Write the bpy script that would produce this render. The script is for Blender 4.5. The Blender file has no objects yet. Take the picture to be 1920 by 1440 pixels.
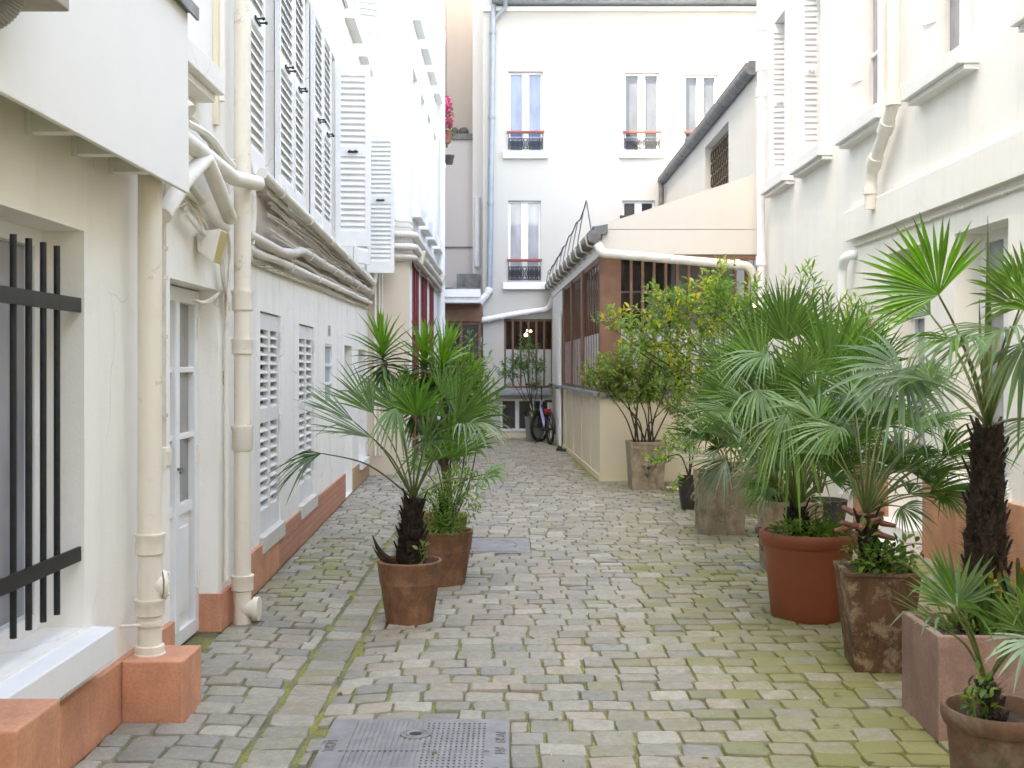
import bpy, bmesh, math, random
from mathutils import Vector, Matrix, noise
R = math.radians
scene = bpy.context.scene
COL = scene.collection
rng = random.Random(7)

# ------------------------------------------------------------------ camera geometry
FPX, HZ, EYE = 2100.0, 690.0, 1.6
def at(px, py, Y):
    return Vector(((px - 960) / FPX * Y, Y, EYE - (py - HZ) / FPX * Y))

# ------------------------------------------------------------------ materials
def lin(c):
    return tuple((x / 12.92 if x <= .04045 else ((x + .055) / 1.055) ** 2.4) for x in c)
class NT:
    def __init__(s, name):
        s.m = bpy.data.materials.new(name); s.m.use_nodes = True
        s.t = s.m.node_tree; s.n = s.t.nodes; s.l = s.t.links
        s.b = s.n['Principled BSDF']; s.out = s.n['Material Output']
        s.tc = s.n.new('ShaderNodeTexCoord')
    def new(s, t, **k):
        n = s.n.new(t)
        for a, v in k.items():
            if a in n.inputs: n.inputs[a].default_value = v
            else: setattr(n, a, v)
        return n
    def link(s, a, b): s.l.new(a, b)
    def coord(s, scale=(1, 1, 1), rot=(0, 0, 0)):
        mp = s.new('ShaderNodeMapping'); mp.inputs['Scale'].default_value = scale; mp.inputs['Rotation'].default_value = rot
        s.link(s.tc.outputs['Object'], mp.inputs['Vector']); return mp.outputs['Vector']
    def noise(s, scale, detail=4, rough=.55, vec=None, dist=0.):
        n = s.new('ShaderNodeTexNoise', Scale=scale, Detail=detail, Roughness=rough, Distortion=dist)
        s.link(vec if vec is not None else s.tc.outputs['Object'], n.inputs['Vector']); return n.outputs['Fac']
    def ramp(s, fac, stops):
        r = s.new('ShaderNodeValToRGB'); e = r.color_ramp.elements
        while len(e) < len(stops): e.new(.5)
        for i, (p, c) in enumerate(stops):
            e[i].position = p; e[i].color = (c, c, c, 1) if not hasattr(c, '__len__') else (*c, 1)
        s.link(fac, r.inputs['Fac']); return r.outputs['Color']
    def mix(s, fac, a, b, mode='MIX'):
        m = s.new('ShaderNodeMix'); m.data_type = 'RGBA'; m.blend_type = mode
        for sock, v in ((m.inputs[0], fac), (m.inputs[6], a), (m.inputs[7], b)):
            if hasattr(v, 'links') or isinstance(v, bpy.types.NodeSocket): s.link(v, sock)
            elif isinstance(v, (int, float)): sock.default_value = v
            else: sock.default_value = (*v, 1)
        return m.outputs[2]
    def bump(s, h, strength, dist=.01):
        b = s.new('ShaderNodeBump', Strength=strength, Distance=dist); s.link(h, b.inputs['Height'])
        s.link(b.outputs['Normal'], s.b.inputs['Normal'])
    def base(s, v):
        if isinstance(v, bpy.types.NodeSocket): s.link(v, s.b.inputs['Base Color'])
        else: s.b.inputs['Base Color'].default_value = (*v, 1)
    def set(s, **k):
        for a, v in k.items(): s.b.inputs[a.replace('_', ' ')].default_value = v
        return s

def simple(name, c, rough=.6, metal=0., var=.12, scale=6., bump=0., bscale=60., spec=.4):
    n = NT(name)
    f = n.noise(scale, 5)
    d = tuple(x * (1 - var) for x in c); u = tuple(min(1, x * (1 + var)) for x in c)
    n.base(n.ramp(f, [(.3, d), (.7, u)])); n.set(Roughness=rough, Metallic=metal)
    n.b.inputs['Specular IOR Level'].default_value = spec
    if bump: n.bump(n.noise(bscale, 4), bump, .004)
    return n.m
def plaster(name, c, dirt=(.55, .5, .42), amount=.25, streak=.18, bump=.25, fine=90., wear=.0, rough=.85, cracks=0.):
    n = NT(name)
    big = n.noise(.9, 5, .6)
    c0 = tuple(x * .955 for x in c)
    base = n.ramp(big, [(.3, c0), (.7, c)])
    v = n.coord((2.2, 2.2, .22))
    st = n.ramp(n.noise(2.4, 6, .65, v), [(.50, 0.), (.70, 1.)])
    dcol = tuple(a * .66 + b * .34 for a, b in zip(c, dirt))
    m1 = n.new('ShaderNodeMath', operation='MULTIPLY'); n.link(st, m1.inputs[0]); m1.inputs[1].default_value = streak
    base = n.mix(m1.outputs[0], base, dcol)
    pt = n.ramp(n.noise(5.5, 8, .7), [(.56, 0.), (.68, 1.)])
    m2 = n.new('ShaderNodeMath', operation='MULTIPLY'); n.link(pt, m2.inputs[0]); m2.inputs[1].default_value = amount
    base = n.mix(m2.outputs[0], base, dcol)
    if wear:
        w = n.ramp(n.noise(7., 10, .75, None, .6), [(.60, 0.), (.63, 1.)])
        m3 = n.new('ShaderNodeMath', operation='MULTIPLY'); n.link(w, m3.inputs[0]); m3.inputs[1].default_value = wear
        base = n.mix(m3.outputs[0], base, dirt)
    if cracks:
        wv = n.new('ShaderNodeTexNoise', Scale=1.6, Detail=6); n.link(n.tc.outputs['Object'], wv.inputs['Vector'])
        va = n.mix(.35, n.tc.outputs['Object'], wv.outputs['Color'])
        vo = n.new('ShaderNodeTexVoronoi', Scale=1.5); vo.feature = 'DISTANCE_TO_EDGE'; n.link(va, vo.inputs['Vector'])
        ln = n.ramp(vo.outputs['Distance'], [(.0, 1.), (.0055, 0.)]); mk = n.ramp(n.noise(1.1, 3), [(.5, 0.), (.6, 1.)])
        m4 = n.new('ShaderNodeMath', operation='MULTIPLY'); n.link(ln, m4.inputs[0]); n.link(mk, m4.inputs[1])
        m5 = n.new('ShaderNodeMath', operation='MULTIPLY'); n.link(m4.outputs[0], m5.inputs[0]); m5.inputs[1].default_value = cracks
        base = n.mix(m5.outputs[0], base, tuple(x * .55 for x in dirt))
    n.base(base); n.set(Roughness=rough)
    n.b.inputs['Specular IOR Level'].default_value = .25
    h = n.mix(.35, n.noise(fine, 5), n.noise(9., 4))
    n.bump(h, bump, .006)
    return n.m
def leafmat(name, rough=.38, trans=.3, spec=.5):
    n = NT(name)
    a = n.new('ShaderNodeAttribute'); a.attribute_name = 'tint'
    f = n.noise(14., 3)
    c = n.mix(1., a.outputs['Color'], n.ramp(f, [(.25, .82), (.75, 1.16)]), 'MULTIPLY')
    n.base(c); n.set(Roughness=rough); n.b.inputs['Specular IOR Level'].default_value = spec
    t = n.new('ShaderNodeBsdfTranslucent')
    tc = n.mix(1., c, (1.25, 1.4, .55), 'MULTIPLY'); n.link(tc, t.inputs['Color'])
    ms = n.new('ShaderNodeMixShader', Fac=trans)
    n.link(n.b.outputs[0], ms.inputs[1]); n.link(t.outputs[0], ms.inputs[2]); n.link(ms.outputs[0], n.out.inputs['Surface'])
    return n.m
def glass_clear(name, tint=(.7, .7, .7), fac=.35):
    n = NT(name); n.set(Roughness=.02); n.base((.02, .02, .02)); n.b.inputs['Specular IOR Level'].default_value = .8
    t = n.new('ShaderNodeBsdfTransparent'); t.inputs['Color'].default_value = (*tint, 1)
    ms = n.new('ShaderNodeMixShader', Fac=fac)
    n.link(t.outputs[0], ms.inputs[1]); n.link(n.b.outputs[0], ms.inputs[2]); n.link(ms.outputs[0], n.out.inputs['Surface'])
    return n.m
def pane(name, c, rough=.04, var=.3):
    n = NT(name); f = n.noise(1.3, 3, .5, n.coord((3, 3, 1.0)))
    n.base(n.ramp(f, [(.3, tuple(x * (1 - var) for x in c)), (.7, tuple(x * (1 + var) for x in c))]))
    n.set(Roughness=rough); n.b.inputs['Specular IOR Level'].default_value = .6
    return n.m

def weathered(name, base, pale, dark, pa=.5, da=.5, rough=.78, bump=.4, sc=1., lo=.5, streaks=.5):
    """fired clay or cast stone with blotches of lime bloom, damp dark patches and runs"""
    n = NT(name)
    c = n.ramp(n.noise(4. * sc, 6, .6), [(.3, tuple(x * .78 for x in base)), (.7, tuple(x * 1.15 for x in base))])
    def lay(c, f, k, col):
        m = n.new('ShaderNodeMath', operation='MULTIPLY'); n.link(f, m.inputs[0]); m.inputs[1].default_value = k
        return n.mix(m.outputs[0], c, col)
    run = n.ramp(n.noise(3.2 * sc, 6, .7, n.coord((2.4, 2.4, .45))), [(.48, 0.), (.66, 1.)])
    c = lay(c, run, streaks, dark)
    c = lay(c, n.ramp(n.noise(7. * sc, 9, .72, None, .5), [(lo, 0.), (lo + .09, 1.)]), pa, pale)
    c = lay(c, n.ramp(n.noise(5. * sc, 8, .7, n.coord((1, 1, .8), (.4, .2, 1.))), [(.53, 0.), (.64, 1.)]), da, dark)
    c = n.mix(.5, c, n.mix(1., c, n.ramp(n.noise(70., 5, .7), [(.25, .6), (.75, 1.35)]), 'MULTIPLY'))
    n.base(c); n.set(Roughness=rough); n.b.inputs['Specular IOR Level'].default_value = .3
    n.bump(n.mix(.5, n.noise(60., 6, .7), n.noise(12., 6, .6)), bump, .008)
    return n.m
M = {}
M['cream'] = plaster('cream_render', (.88, .85, .795), amount=.45, streak=.5, bump=.4, cracks=.3)
M['cream2'] = plaster('warm_cream_render', (.75, .665, .50), amount=.35, streak=.25)
M['white'] = plaster('white_render', (.87, .84, .79), dirt=(.42, .36, .28), amount=.55, streak=.7, bump=.5, wear=.2, cracks=.6)
M['whiteC'] = plaster('cool_white_render', (.86, .855, .85), amount=.1, streak=.12)
M['whiteH'] = plaster('right_white_render', (.88, .85, .80), amount=.4, streak=.5, bump=.35)
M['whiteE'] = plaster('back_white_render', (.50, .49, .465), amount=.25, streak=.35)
M['gable'] = plaster('offwhite_gable_render', (.66, .625, .57), amount=.35, streak=.4)
M['tan'] = plaster('tan_render', (.66, .56, .45), amount=.4, streak=.5, wear=.1)
M['beige'] = plaster('beige_render', (.78, .75, .725), amount=.3, streak=.3)
M['grey'] = plaster('grey_render', (.68, .64, .635), amount=.2, streak=.3)
M['terra'] = weathered('terracotta_paint', (.65, .30, .18), (.65, .36, .24), (.45, .21, .13), .2, .25, .7, .5, .9, .52, .55)
M['terraH'] = weathered('orange_plinth_paint', (.53, .265, .16), (.55, .34, .24), (.34, .19, .13), .3, .3, .7, .4, .8, .52, .45)
M['grime'] = plaster('grimy_cement', (.50, .44, .375), dirt=(.14, .115, .09), amount=.8, streak=.8, bump=1., fine=40., wear=.45)
M['paintw'] = simple('white_paint', (.80, .80, .80), .45, var=.03)
M['shut'] = simple('shutter_paint', (.80, .79, .775), .5, var=.05, bump=.1, bscale=40)
M['shutg'] = plaster('old_shutter_paint', (.75, .735, .715), dirt=(.4, .35, .28), amount=.5, streak=.3, bump=.3, wear=.35, rough=.6)
M['gap'] = simple('tan_gap', (.24, .185, .13), .9, 0, .3, 4.)
M['sill'] = plaster('sill_stone', (.80, .79, .775), amount=.25, streak=.3)
M['sillg'] = plaster('old_sill_stone', (.62, .58, .52), dirt=(.3, .27, .22), amount=.6, streak=.6, wear=.4)
M['pipe'] = plaster('cream_pipe_paint', (.79, .73, .625), dirt=(.34, .24, .15), amount=.5, streak=.6, bump=.2, wear=.35, rough=.55)
M['pipeo'] = plaster('offwhite_pipe_paint', (.78, .74, .67), dirt=(.36, .29, .22), amount=.5, streak=.6, bump=.2, wear=.3, rough=.5)
M['pipeg'] = plaster('grimy_pipe_paint', (.60, .54, .47), dirt=(.25, .21, .17), amount=.7, streak=.5, bump=.3, wear=.7, rough=.6)
M['pipew'] = simple('white_pipe_paint', (.80, .80, .82), .45, var=.06)
M['zinc'] = simple('zinc', (.33, .38, .43), .42, .6, .2, 5.)
M['zincd'] = simple('dark_zinc', (.16, .16, .16), .5, .4, .35, 7.)
M['zincb'] = simple('painted_blue_grey', (.30, .34, .385), .45, .1, .1)
M['black'] = simple('black_paint', (.02, .02, .022), .4, 0, .3, 20, .1)
M['iron'] = simple('cast_iron', (.26, .248, .245), .5, .4, .2, 12., .3, 120)
M['rail'] = simple('railing_iron', (.035, .04, .05), .5, .3)
M['redrail'] = simple('red_handrail_paint', (.32, .05, .04), .45)
M['red'] = simple('dark_red_paint', (.22, .03, .035), .45)
M['brown'] = simple('brown_painted_steel', (.20, .098, .057), .5, 0, .2, 5.)
M['browni'] = simple('brown_interior', (.075, .04, .027), .8, 0, .4, 2.)
M['dark'] = simple('dark_interior', (.035, .032, .03), .8)
M['darkp'] = pane('dark_pane', (.045, .04, .045))
M['bluep'] = pane('blue_pane', (.15, .20, .33))  # blue base colour stands in for sky reflected in the glass
M['greyp'] = pane('grey_pane', (.30, .30, .34))
M['sunp'] = pane('sunlit_pane', (.055, .062, .078))
M['warmp'] = pane('taupe_pane', (.27, .255, .24))
M['curt'] = pane('curtained_pane', (.42, .42, .42))
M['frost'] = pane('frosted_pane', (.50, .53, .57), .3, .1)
M['frostg'] = pane('glass_block_pane', (.40, .44, .46), .25, .1)
M['clear'] = glass_clear('clear_glass', (.85, .85, .86), .22)
M['bulb'] = NT('lit_bulb').m
_b = M['bulb'].node_tree.nodes['Principled BSDF']; _b.inputs['Emission Color'].default_value = (1, .72, .36, 1); _b.inputs['Emission Strength'].default_value = 3.
M['plw'] = weathered('weathered_terracotta', (.15, .075, .04), (.33, .25, .165), (.035, .022, .016), .75, .7, sc=1.2, lo=.5)
M['pot'] = weathered('terracotta_pot', (.27, .125, .066), (.34, .20, .125), (.10, .052, .035), .4, .6, .7, .3, 1., .52, .7)
M['potg'] = weathered('mossy_terracotta_pot', (.17, .09, .058), (.20, .165, .12), (.075, .075, .03), .6, .7, .75, .35, 1., .5, .6)
M['plast'] = simple('red_plastic_pot', (.28, .078, .037), .5, 0, .14, 3., .15, 160)
M['pink'] = weathered('pink_concrete', (.30, .185, .155), (.37, .26, .22), (.17, .12, .09), .4, .35, .85, .25, .8, .52, .5)
M['stone'] = weathered('cast_stone', (.35, .28, .20), (.46, .39, .30), (.13, .105, .07), .5, .5, .85, .6, 1.3, .52, .6)
M['greypot'] = plaster('grey_pot', (.22, .215, .21), amount=.2, streak=.2)
M['darkpot'] = simple('dark_glazed_pot', (.045, .038, .034), .45)
M['soil'] = simple('soil', (.045, .03, .02), .95, 0, .5, 25., 1., 50)
M['bark'] = simple('brown_bark', (.13, .075, .045), .9, 0, .35, 18., .8, 60)
M['stem'] = simple('dark_stem', (.075, .05, .035), .85, 0, .3, 20.)
M['fibre'] = simple('palm_fibre', (.034, .021, .0135), .95, 0, .7, 30., 1., 90)
M['petiole'] = simple('green_petiole', (.10, .13, .035), .5, 0, .3, 8.)
M['stub'] = simple('dry_petiole_stub', (.22, .095, .06), .8, 0, .35, 20.)
M['palm'] = leafmat('palm_leaf', .3, .24, .58)
M['leaf'] = leafmat('shrub_leaf', .4, .45, .5)
M['petal'] = leafmat('petal', .6, .3, .2)
M['acg'] = simple('taupe_casing', (.34, .28, .235), .55)
M['hose'] = simple('grey_hose', (.26, .245, .225), .5)
M['paper'] = simple('white_paper', (.8, .8, .82), .7, var=.03)
M['lav'] = simple('lavender_paint', (.42, .37, .68), .35)
M['rubber'] = simple('black_rubber', (.012, .012, .013), .6)
M['redl'] = simple('red_reflector', (.35, .015, .02), .3)
M['lampg'] = simple('yellowed_lamp_lens', (.60, .47, .20), .35)
M['cable'] = simple('cream_cable', (.62, .555, .47), .6, 0, .2, 10.)
M['cabled'] = simple('grey_cable', (.12, .12, .12), .6)

# cobbles: colour from a per-stone attribute + moss by noise
def cobble_mat():
    n = NT('granite_setts')
    a = n.new('ShaderNodeAttribute'); a.attribute_name = 'tint'
    g = n.noise(160., 4, .7); g2 = n.noise(28., 6, .65)
    c = n.mix(1., a.outputs['Color'], n.ramp(g, [(.2, .78), (.8, 1.2)]), 'MULTIPLY')
    c = n.mix(1., c, n.ramp(g2, [(.25, .78), (.75, 1.18)]), 'MULTIPLY')
    ms = n.new('ShaderNodeAttribute'); ms.attribute_name = 'moss'
    f = n.new('ShaderNodeMath', operation='ADD'); n.link(ms.outputs['Fac'], f.inputs[0]); n.link(n.mix(.38, n.noise(9., 7, .7), n.noise(48., 5, .7)), f.inputs[1])
    mk = n.ramp(f.outputs[0], [(.64, 0.), (1.05, .85)])
    c = n.mix(mk, c, (.185, .185, .05))
    n.base(c); n.set(Roughness=.72); n.b.inputs['Specular IOR Level'].default_value = .35
    n.bump(n.mix(.6, g2, n.noise(70., 5, .6)), .5, .008)
    return n.m
def joint_mat():
    n = NT('mossy_joint_sand')
    f = n.noise(3.2, 8, .7)
    sand = n.ramp(n.noise(90., 5, .7), [(.3, (.075, .066, .048)), (.7, (.20, .18, .13))])
    moss = n.ramp(n.noise(60., 5, .7), [(.3, (.13, .135, .028)), (.7, (.36, .345, .09))])
    sx = n.new('ShaderNodeSeparateXYZ'); n.link(n.tc.outputs['Object'], sx.inputs[0])
    ad = n.new('ShaderNodeMath', operation='MULTIPLY_ADD'); n.link(sx.outputs['X'], ad.inputs[0]); ad.inputs[1].default_value = .055; n.link(f, ad.inputs[2])
    c = n.mix(n.ramp(ad.outputs[0], [(.30, 0.), (.48, 1.)]), sand, moss)
    n.base(c); n.set(Roughness=.95); n.bump(n.noise(120., 5), .8, .01)
    return n.m
M['cobble'] = cobble_mat(); M['joint'] = joint_mat()
def brick_paint():
    n = NT('painted_brick')
    mp = n.new('ShaderNodeMapping'); n.link(n.tc.outputs['Object'], mp.inputs['Vector'])
    sx = n.new('ShaderNodeSeparateXYZ'); n.link(mp.outputs[0], sx.inputs[0])
    cb = n.new('ShaderNodeCombineXYZ'); n.link(sx.outputs['Y'], cb.inputs[0]); n.link(sx.outputs['Z'], cb.inputs[1])
    b = n.new('ShaderNodeTexBrick', Scale=1.); b.inputs['Brick Width'].default_value = .22; b.inputs['Row Height'].default_value = .065
    b.inputs['Mortar Size'].default_value = .006; b.inputs['Mortar Smooth'].default_value = .6; n.link(cb.outputs[0], b.inputs['Vector'])
    for k, c in (('Color1', (.47, .20, .125)), ('Color2', (.53, .235, .15)), ('Mortar', (.43, .19, .12))): b.inputs[k].default_value = (*c, 1)
    c = n.mix(n.ramp(n.noise(3., 7, .7), [(.5, 0.), (.75, .6)]), b.outputs['Color'], (.30, .20, .16))
    n.base(c); n.set(Roughness=.75)
    inv = n.new('ShaderNodeMath', operation='SUBTRACT'); inv.inputs[0].default_value = 1; n.link(b.outputs['Fac'], inv.inputs[1])
    n.bump(inv.outputs[0], .6, .008); return n.m
M['brick'] = brick_paint()

# ------------------------------------------------------------------ mesh builder
I3 = lambda u, n, z: (u, n, z)
class MB:
    def __init__(s, T=None):
        s.v = []; s.f = []; s.mi = []; s.sm = []; s.T = T or I3; s.col = None; s.moss = None
    def add(s, vs, fs, smooth=False, tint=None):
        o = len(s.v); s.v.extend(s.T(*p) for p in vs)
        s.f.extend([tuple(o + i for i in f) for f in fs]); s.sm.extend([smooth] * len(fs))
        if tint is not None:
            if s.col is None: s.col = []
            s.col.extend([tint] * len(vs)) if not isinstance(tint, list) else s.col.extend(tint)
    def box(s, u0, u1, n0, n1, z0, z1):
        p = [(u, n, z) for z in (z0, z1) for n in (n0, n1) for u in (u0, u1)]
        s.add(p, [(0, 1, 3, 2), (4, 6, 7, 5), (0, 4, 5, 1), (2, 3, 7, 6), (0, 2, 6, 4), (1, 5, 7, 3)]); return s
    def hexa(s, p):
        s.add(p, [(0, 1, 2, 3), (7, 6, 5, 4), (0, 4, 5, 1), (1, 5, 6, 2), (2, 6, 7, 3), (3, 7, 4, 0)]); return s
    def quad(s, a, b, c, d): s.add([a, b, c, d], [(0, 1, 2, 3)]); return s
    def poly_prism(s, pts, n0, n1):
        k = len(pts); s.add([(u, n0, z) for u, z in pts] + [(u, n1, z) for u, z in pts],
            [tuple(range(k)), tuple(range(2 * k - 1, k - 1, -1))] + [(i, (i + 1) % k, k + (i + 1) % k, k + i) for i in range(k)]); return s
    def tube(s, path, r, seg=10, cap=True, tint=None):
        P = [Vector(s.T(*p)) for p in path]; T0 = s.T; s.T = I3
        rr = r if isinstance(r, (list, tuple)) else [r] * len(P)
        vs = []; fs = []; prev = None
        for i, p in enumerate(P):
            d = (P[min(i + 1, len(P) - 1)] - P[max(i - 1, 0)])
            if d.length < 1e-9: d = Vector((0, 0, 1))
            d.normalize()
            if prev is None:
                a = Vector((0, 0, 1)) if abs(d.z) < .9 else Vector((1, 0, 0))
                x = d.cross(a).normalized()
            else:
                x = (prev - d * prev.dot(d)); x = x.normalized() if x.length > 1e-6 else d.orthogonal().normalized()
            prev = x; y = d.cross(x)
            k = 1.
            for j in range(seg):
                t = 2 * math.pi * j / seg
                vs.append(tuple(p + (x * math.cos(t) + y * math.sin(t)) * rr[i] * k))
        for i in range(len(P) - 1):
            for j in range(seg):
                a = i * seg + j; b = i * seg + (j + 1) % seg
                fs.append((a, b, b + seg, a + seg))
        if cap:
            fs.append(tuple(range(seg - 1, -1, -1))); fs.append(tuple(range((len(P) - 1) * seg, len(P) * seg)))
        s.add(vs, fs, True, tint); s.T = T0; return s
    def lathe(s, prof, c=(0, 0, 0), seg=28, wob=0., sq=None):
        vs = []; fs = []
        for r, z in prof:
            for j in range(seg):
                t = 2 * math.pi * j / seg; q = r * (1 + wob * math.sin(3 * t + z * 9))
                vs.append((c[0] + q * math.cos(t), c[1] + q * math.sin(t), c[2] + z))
        for i in range(len(prof) - 1):
            for j in range(seg):
                a = i * seg + j; b = i * seg + (j + 1) % seg; fs.append((a, b, b + seg, a + seg))
        s.add(vs, fs, True); return s
    def sphere(s, c, r, seg=10, rings=7):
        r = r if hasattr(r, '__len__') else (r, r, r); vs = []; fs = []
        for i in range(rings + 1):
            a = math.pi * i / rings
            for j in range(seg):
                t = 2 * math.pi * j / seg
                vs.append((c[0] + r[0] * math.sin(a) * math.cos(t), c[1] + r[1] * math.sin(a) * math.sin(t), c[2] + r[2] * math.cos(a)))
        for i in range(rings):
            for j in range(seg):
                a = i * seg + j; b = i * seg + (j + 1) % seg; fs.append((a, b, b + seg, a + seg))
        s.add(vs, fs, True); return s
    def wall(s, u0, u1, z0, z1, holes=(), n=0.):
        us = sorted({u0, u1, *[h[0] for h in holes], *[h[1] for h in holes]}); zs = sorted({z0, z1, *[h[2] for h in holes], *[h[3] for h in holes]})
        us = [u for u in us if u0 <= u <= u1]; zs = [z for z in zs if z0 <= z <= z1]
        for a, b in zip(us, us[1:]):
            for c, d in zip(zs, zs[1:]):
                mu, mz = (a + b) / 2, (c + d) / 2
                if any(h[0] < mu < h[1] and h[2] < mz < h[3] for h in holes): continue
                s.quad((a, n, c), (b, n, c), (b, n, d), (a, n, d))
        for h in holes:
            a, b, c, d, dep = h
            s.quad((a, n, c), (a, n, d), (a, n - dep, d), (a, n - dep, c)); s.quad((b, n, c), (b, n - dep, c), (b, n - dep, d), (b, n, d))
            s.quad((a, n, d), (b, n, d), (b, n - dep, d), (a, n - dep, d)); s.quad((a, n, c), (a, n - dep, c), (b, n - dep, c), (b, n, c))
        return s
    def build(s, name, mat, parent=None, loc=None, bevel=0., recalc=True, weld=False):
        me = bpy.data.meshes.new(name)
        o = bpy.data.objects.new(name, me); COL.objects.link(o)
        if parent is not None:
            o.parent = parent; base = Vector(parent.get('_o', (0, 0, 0)))
            o['_o'] = tuple(base)
        elif loc is not None:
            base = Vector(loc); o.location = base; o['_o'] = tuple(base)
        else: base = Vector((0, 0, 0))
        if parent is not None and parent.get('_local'): base = Vector((0, 0, 0)); o['_local'] = 1
        me.from_pydata([(p[0] - base.x, p[1] - base.y, p[2] - base.z) for p in s.v], [], s.f)
        me.polygons.foreach_set('use_smooth', s.sm)
        if s.col is not None:
            at_ = me.attributes.new('tint', 'FLOAT_COLOR', 'POINT')
            at_.data.foreach_set('color', [x for c in s.col for x in (*c, 1.)])
        if s.moss is not None:
            at_ = me.attributes.new('moss', 'FLOAT', 'POINT'); at_.data.foreach_set('value', s.moss)
        me.materials.append(M[mat] if isinstance(mat, str) else mat)
        if recalc:
            bm = bmesh.new(); bm.from_mesh(me)
            if weld: bmesh.ops.remove_doubles(bm, verts=bm.verts, dist=1e-5)
            bmesh.ops.recalc_face_normals(bm, faces=bm.faces); bm.to_mesh(me); bm.free()
        if any(s.sm): me.set_sharp_from_angle(angle=R(38))
        if bevel:
            b = o.modifiers.new('bevel', 'BEVEL'); b.width = bevel; b.segments = 2; b.limit_method = 'ANGLE'; b.angle_limit = R(40)
        me.update(); return o
def tag(o, label, cat, group=None):
    o['label'] = label; o['category'] = cat
    if group: o['group'] = group
    return o
def thing(name, label, cat, loc=(0, 0, 0), group=None, rz=None):
    o = bpy.data.objects.new(name, None); COL.objects.link(o); o.location = loc; o['_o'] = tuple(loc); o.empty_display_size = .1
    if rz is not None: o.rotation_euler.z = rz; o['_local'] = 1
    return tag(o, label, cat, group)
def struct(o): o['kind'] = 'structure'; return o
def bez(pts, n=6):
    """smooth Catmull-Rom path through points"""
    P = [Vector(p) for p in pts]; out = []
    for i in range(len(P) - 1):
        a = P[max(i - 1, 0)]; b = P[i]; c = P[i + 1]; d = P[min(i + 2, len(P) - 1)]
        for k in range(n):
            t = k / n
            out.append(.5 * ((2 * b) + (c - a) * t + (2 * a - 5 * b + 4 * c - d) * t * t + (-a + 3 * b - 3 * c + d) * t ** 3))
    out.append(P[-1]); return [tuple(p) for p in out]
def elbow(pts, r=.06, n=5):
    """polyline with rounded corners"""
    P = [Vector(p) for p in pts]; out = [P[0]]
    for i in range(1, len(P) - 1):
        a = (P[i - 1] - P[i]); c = (P[i + 1] - P[i]); k = min(r, a.length * .45, c.length * .45)
        a.normalize(); c.normalize(); A = P[i] + a * k; C = P[i] + c * k
        for j in range(n + 1):
            t = j / n; out.append(A * (1 - t) ** 2 + P[i] * 2 * t * (1 - t) + C * t * t)
    out.append(P[-1]); return [tuple(p) for p in out]

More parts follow.
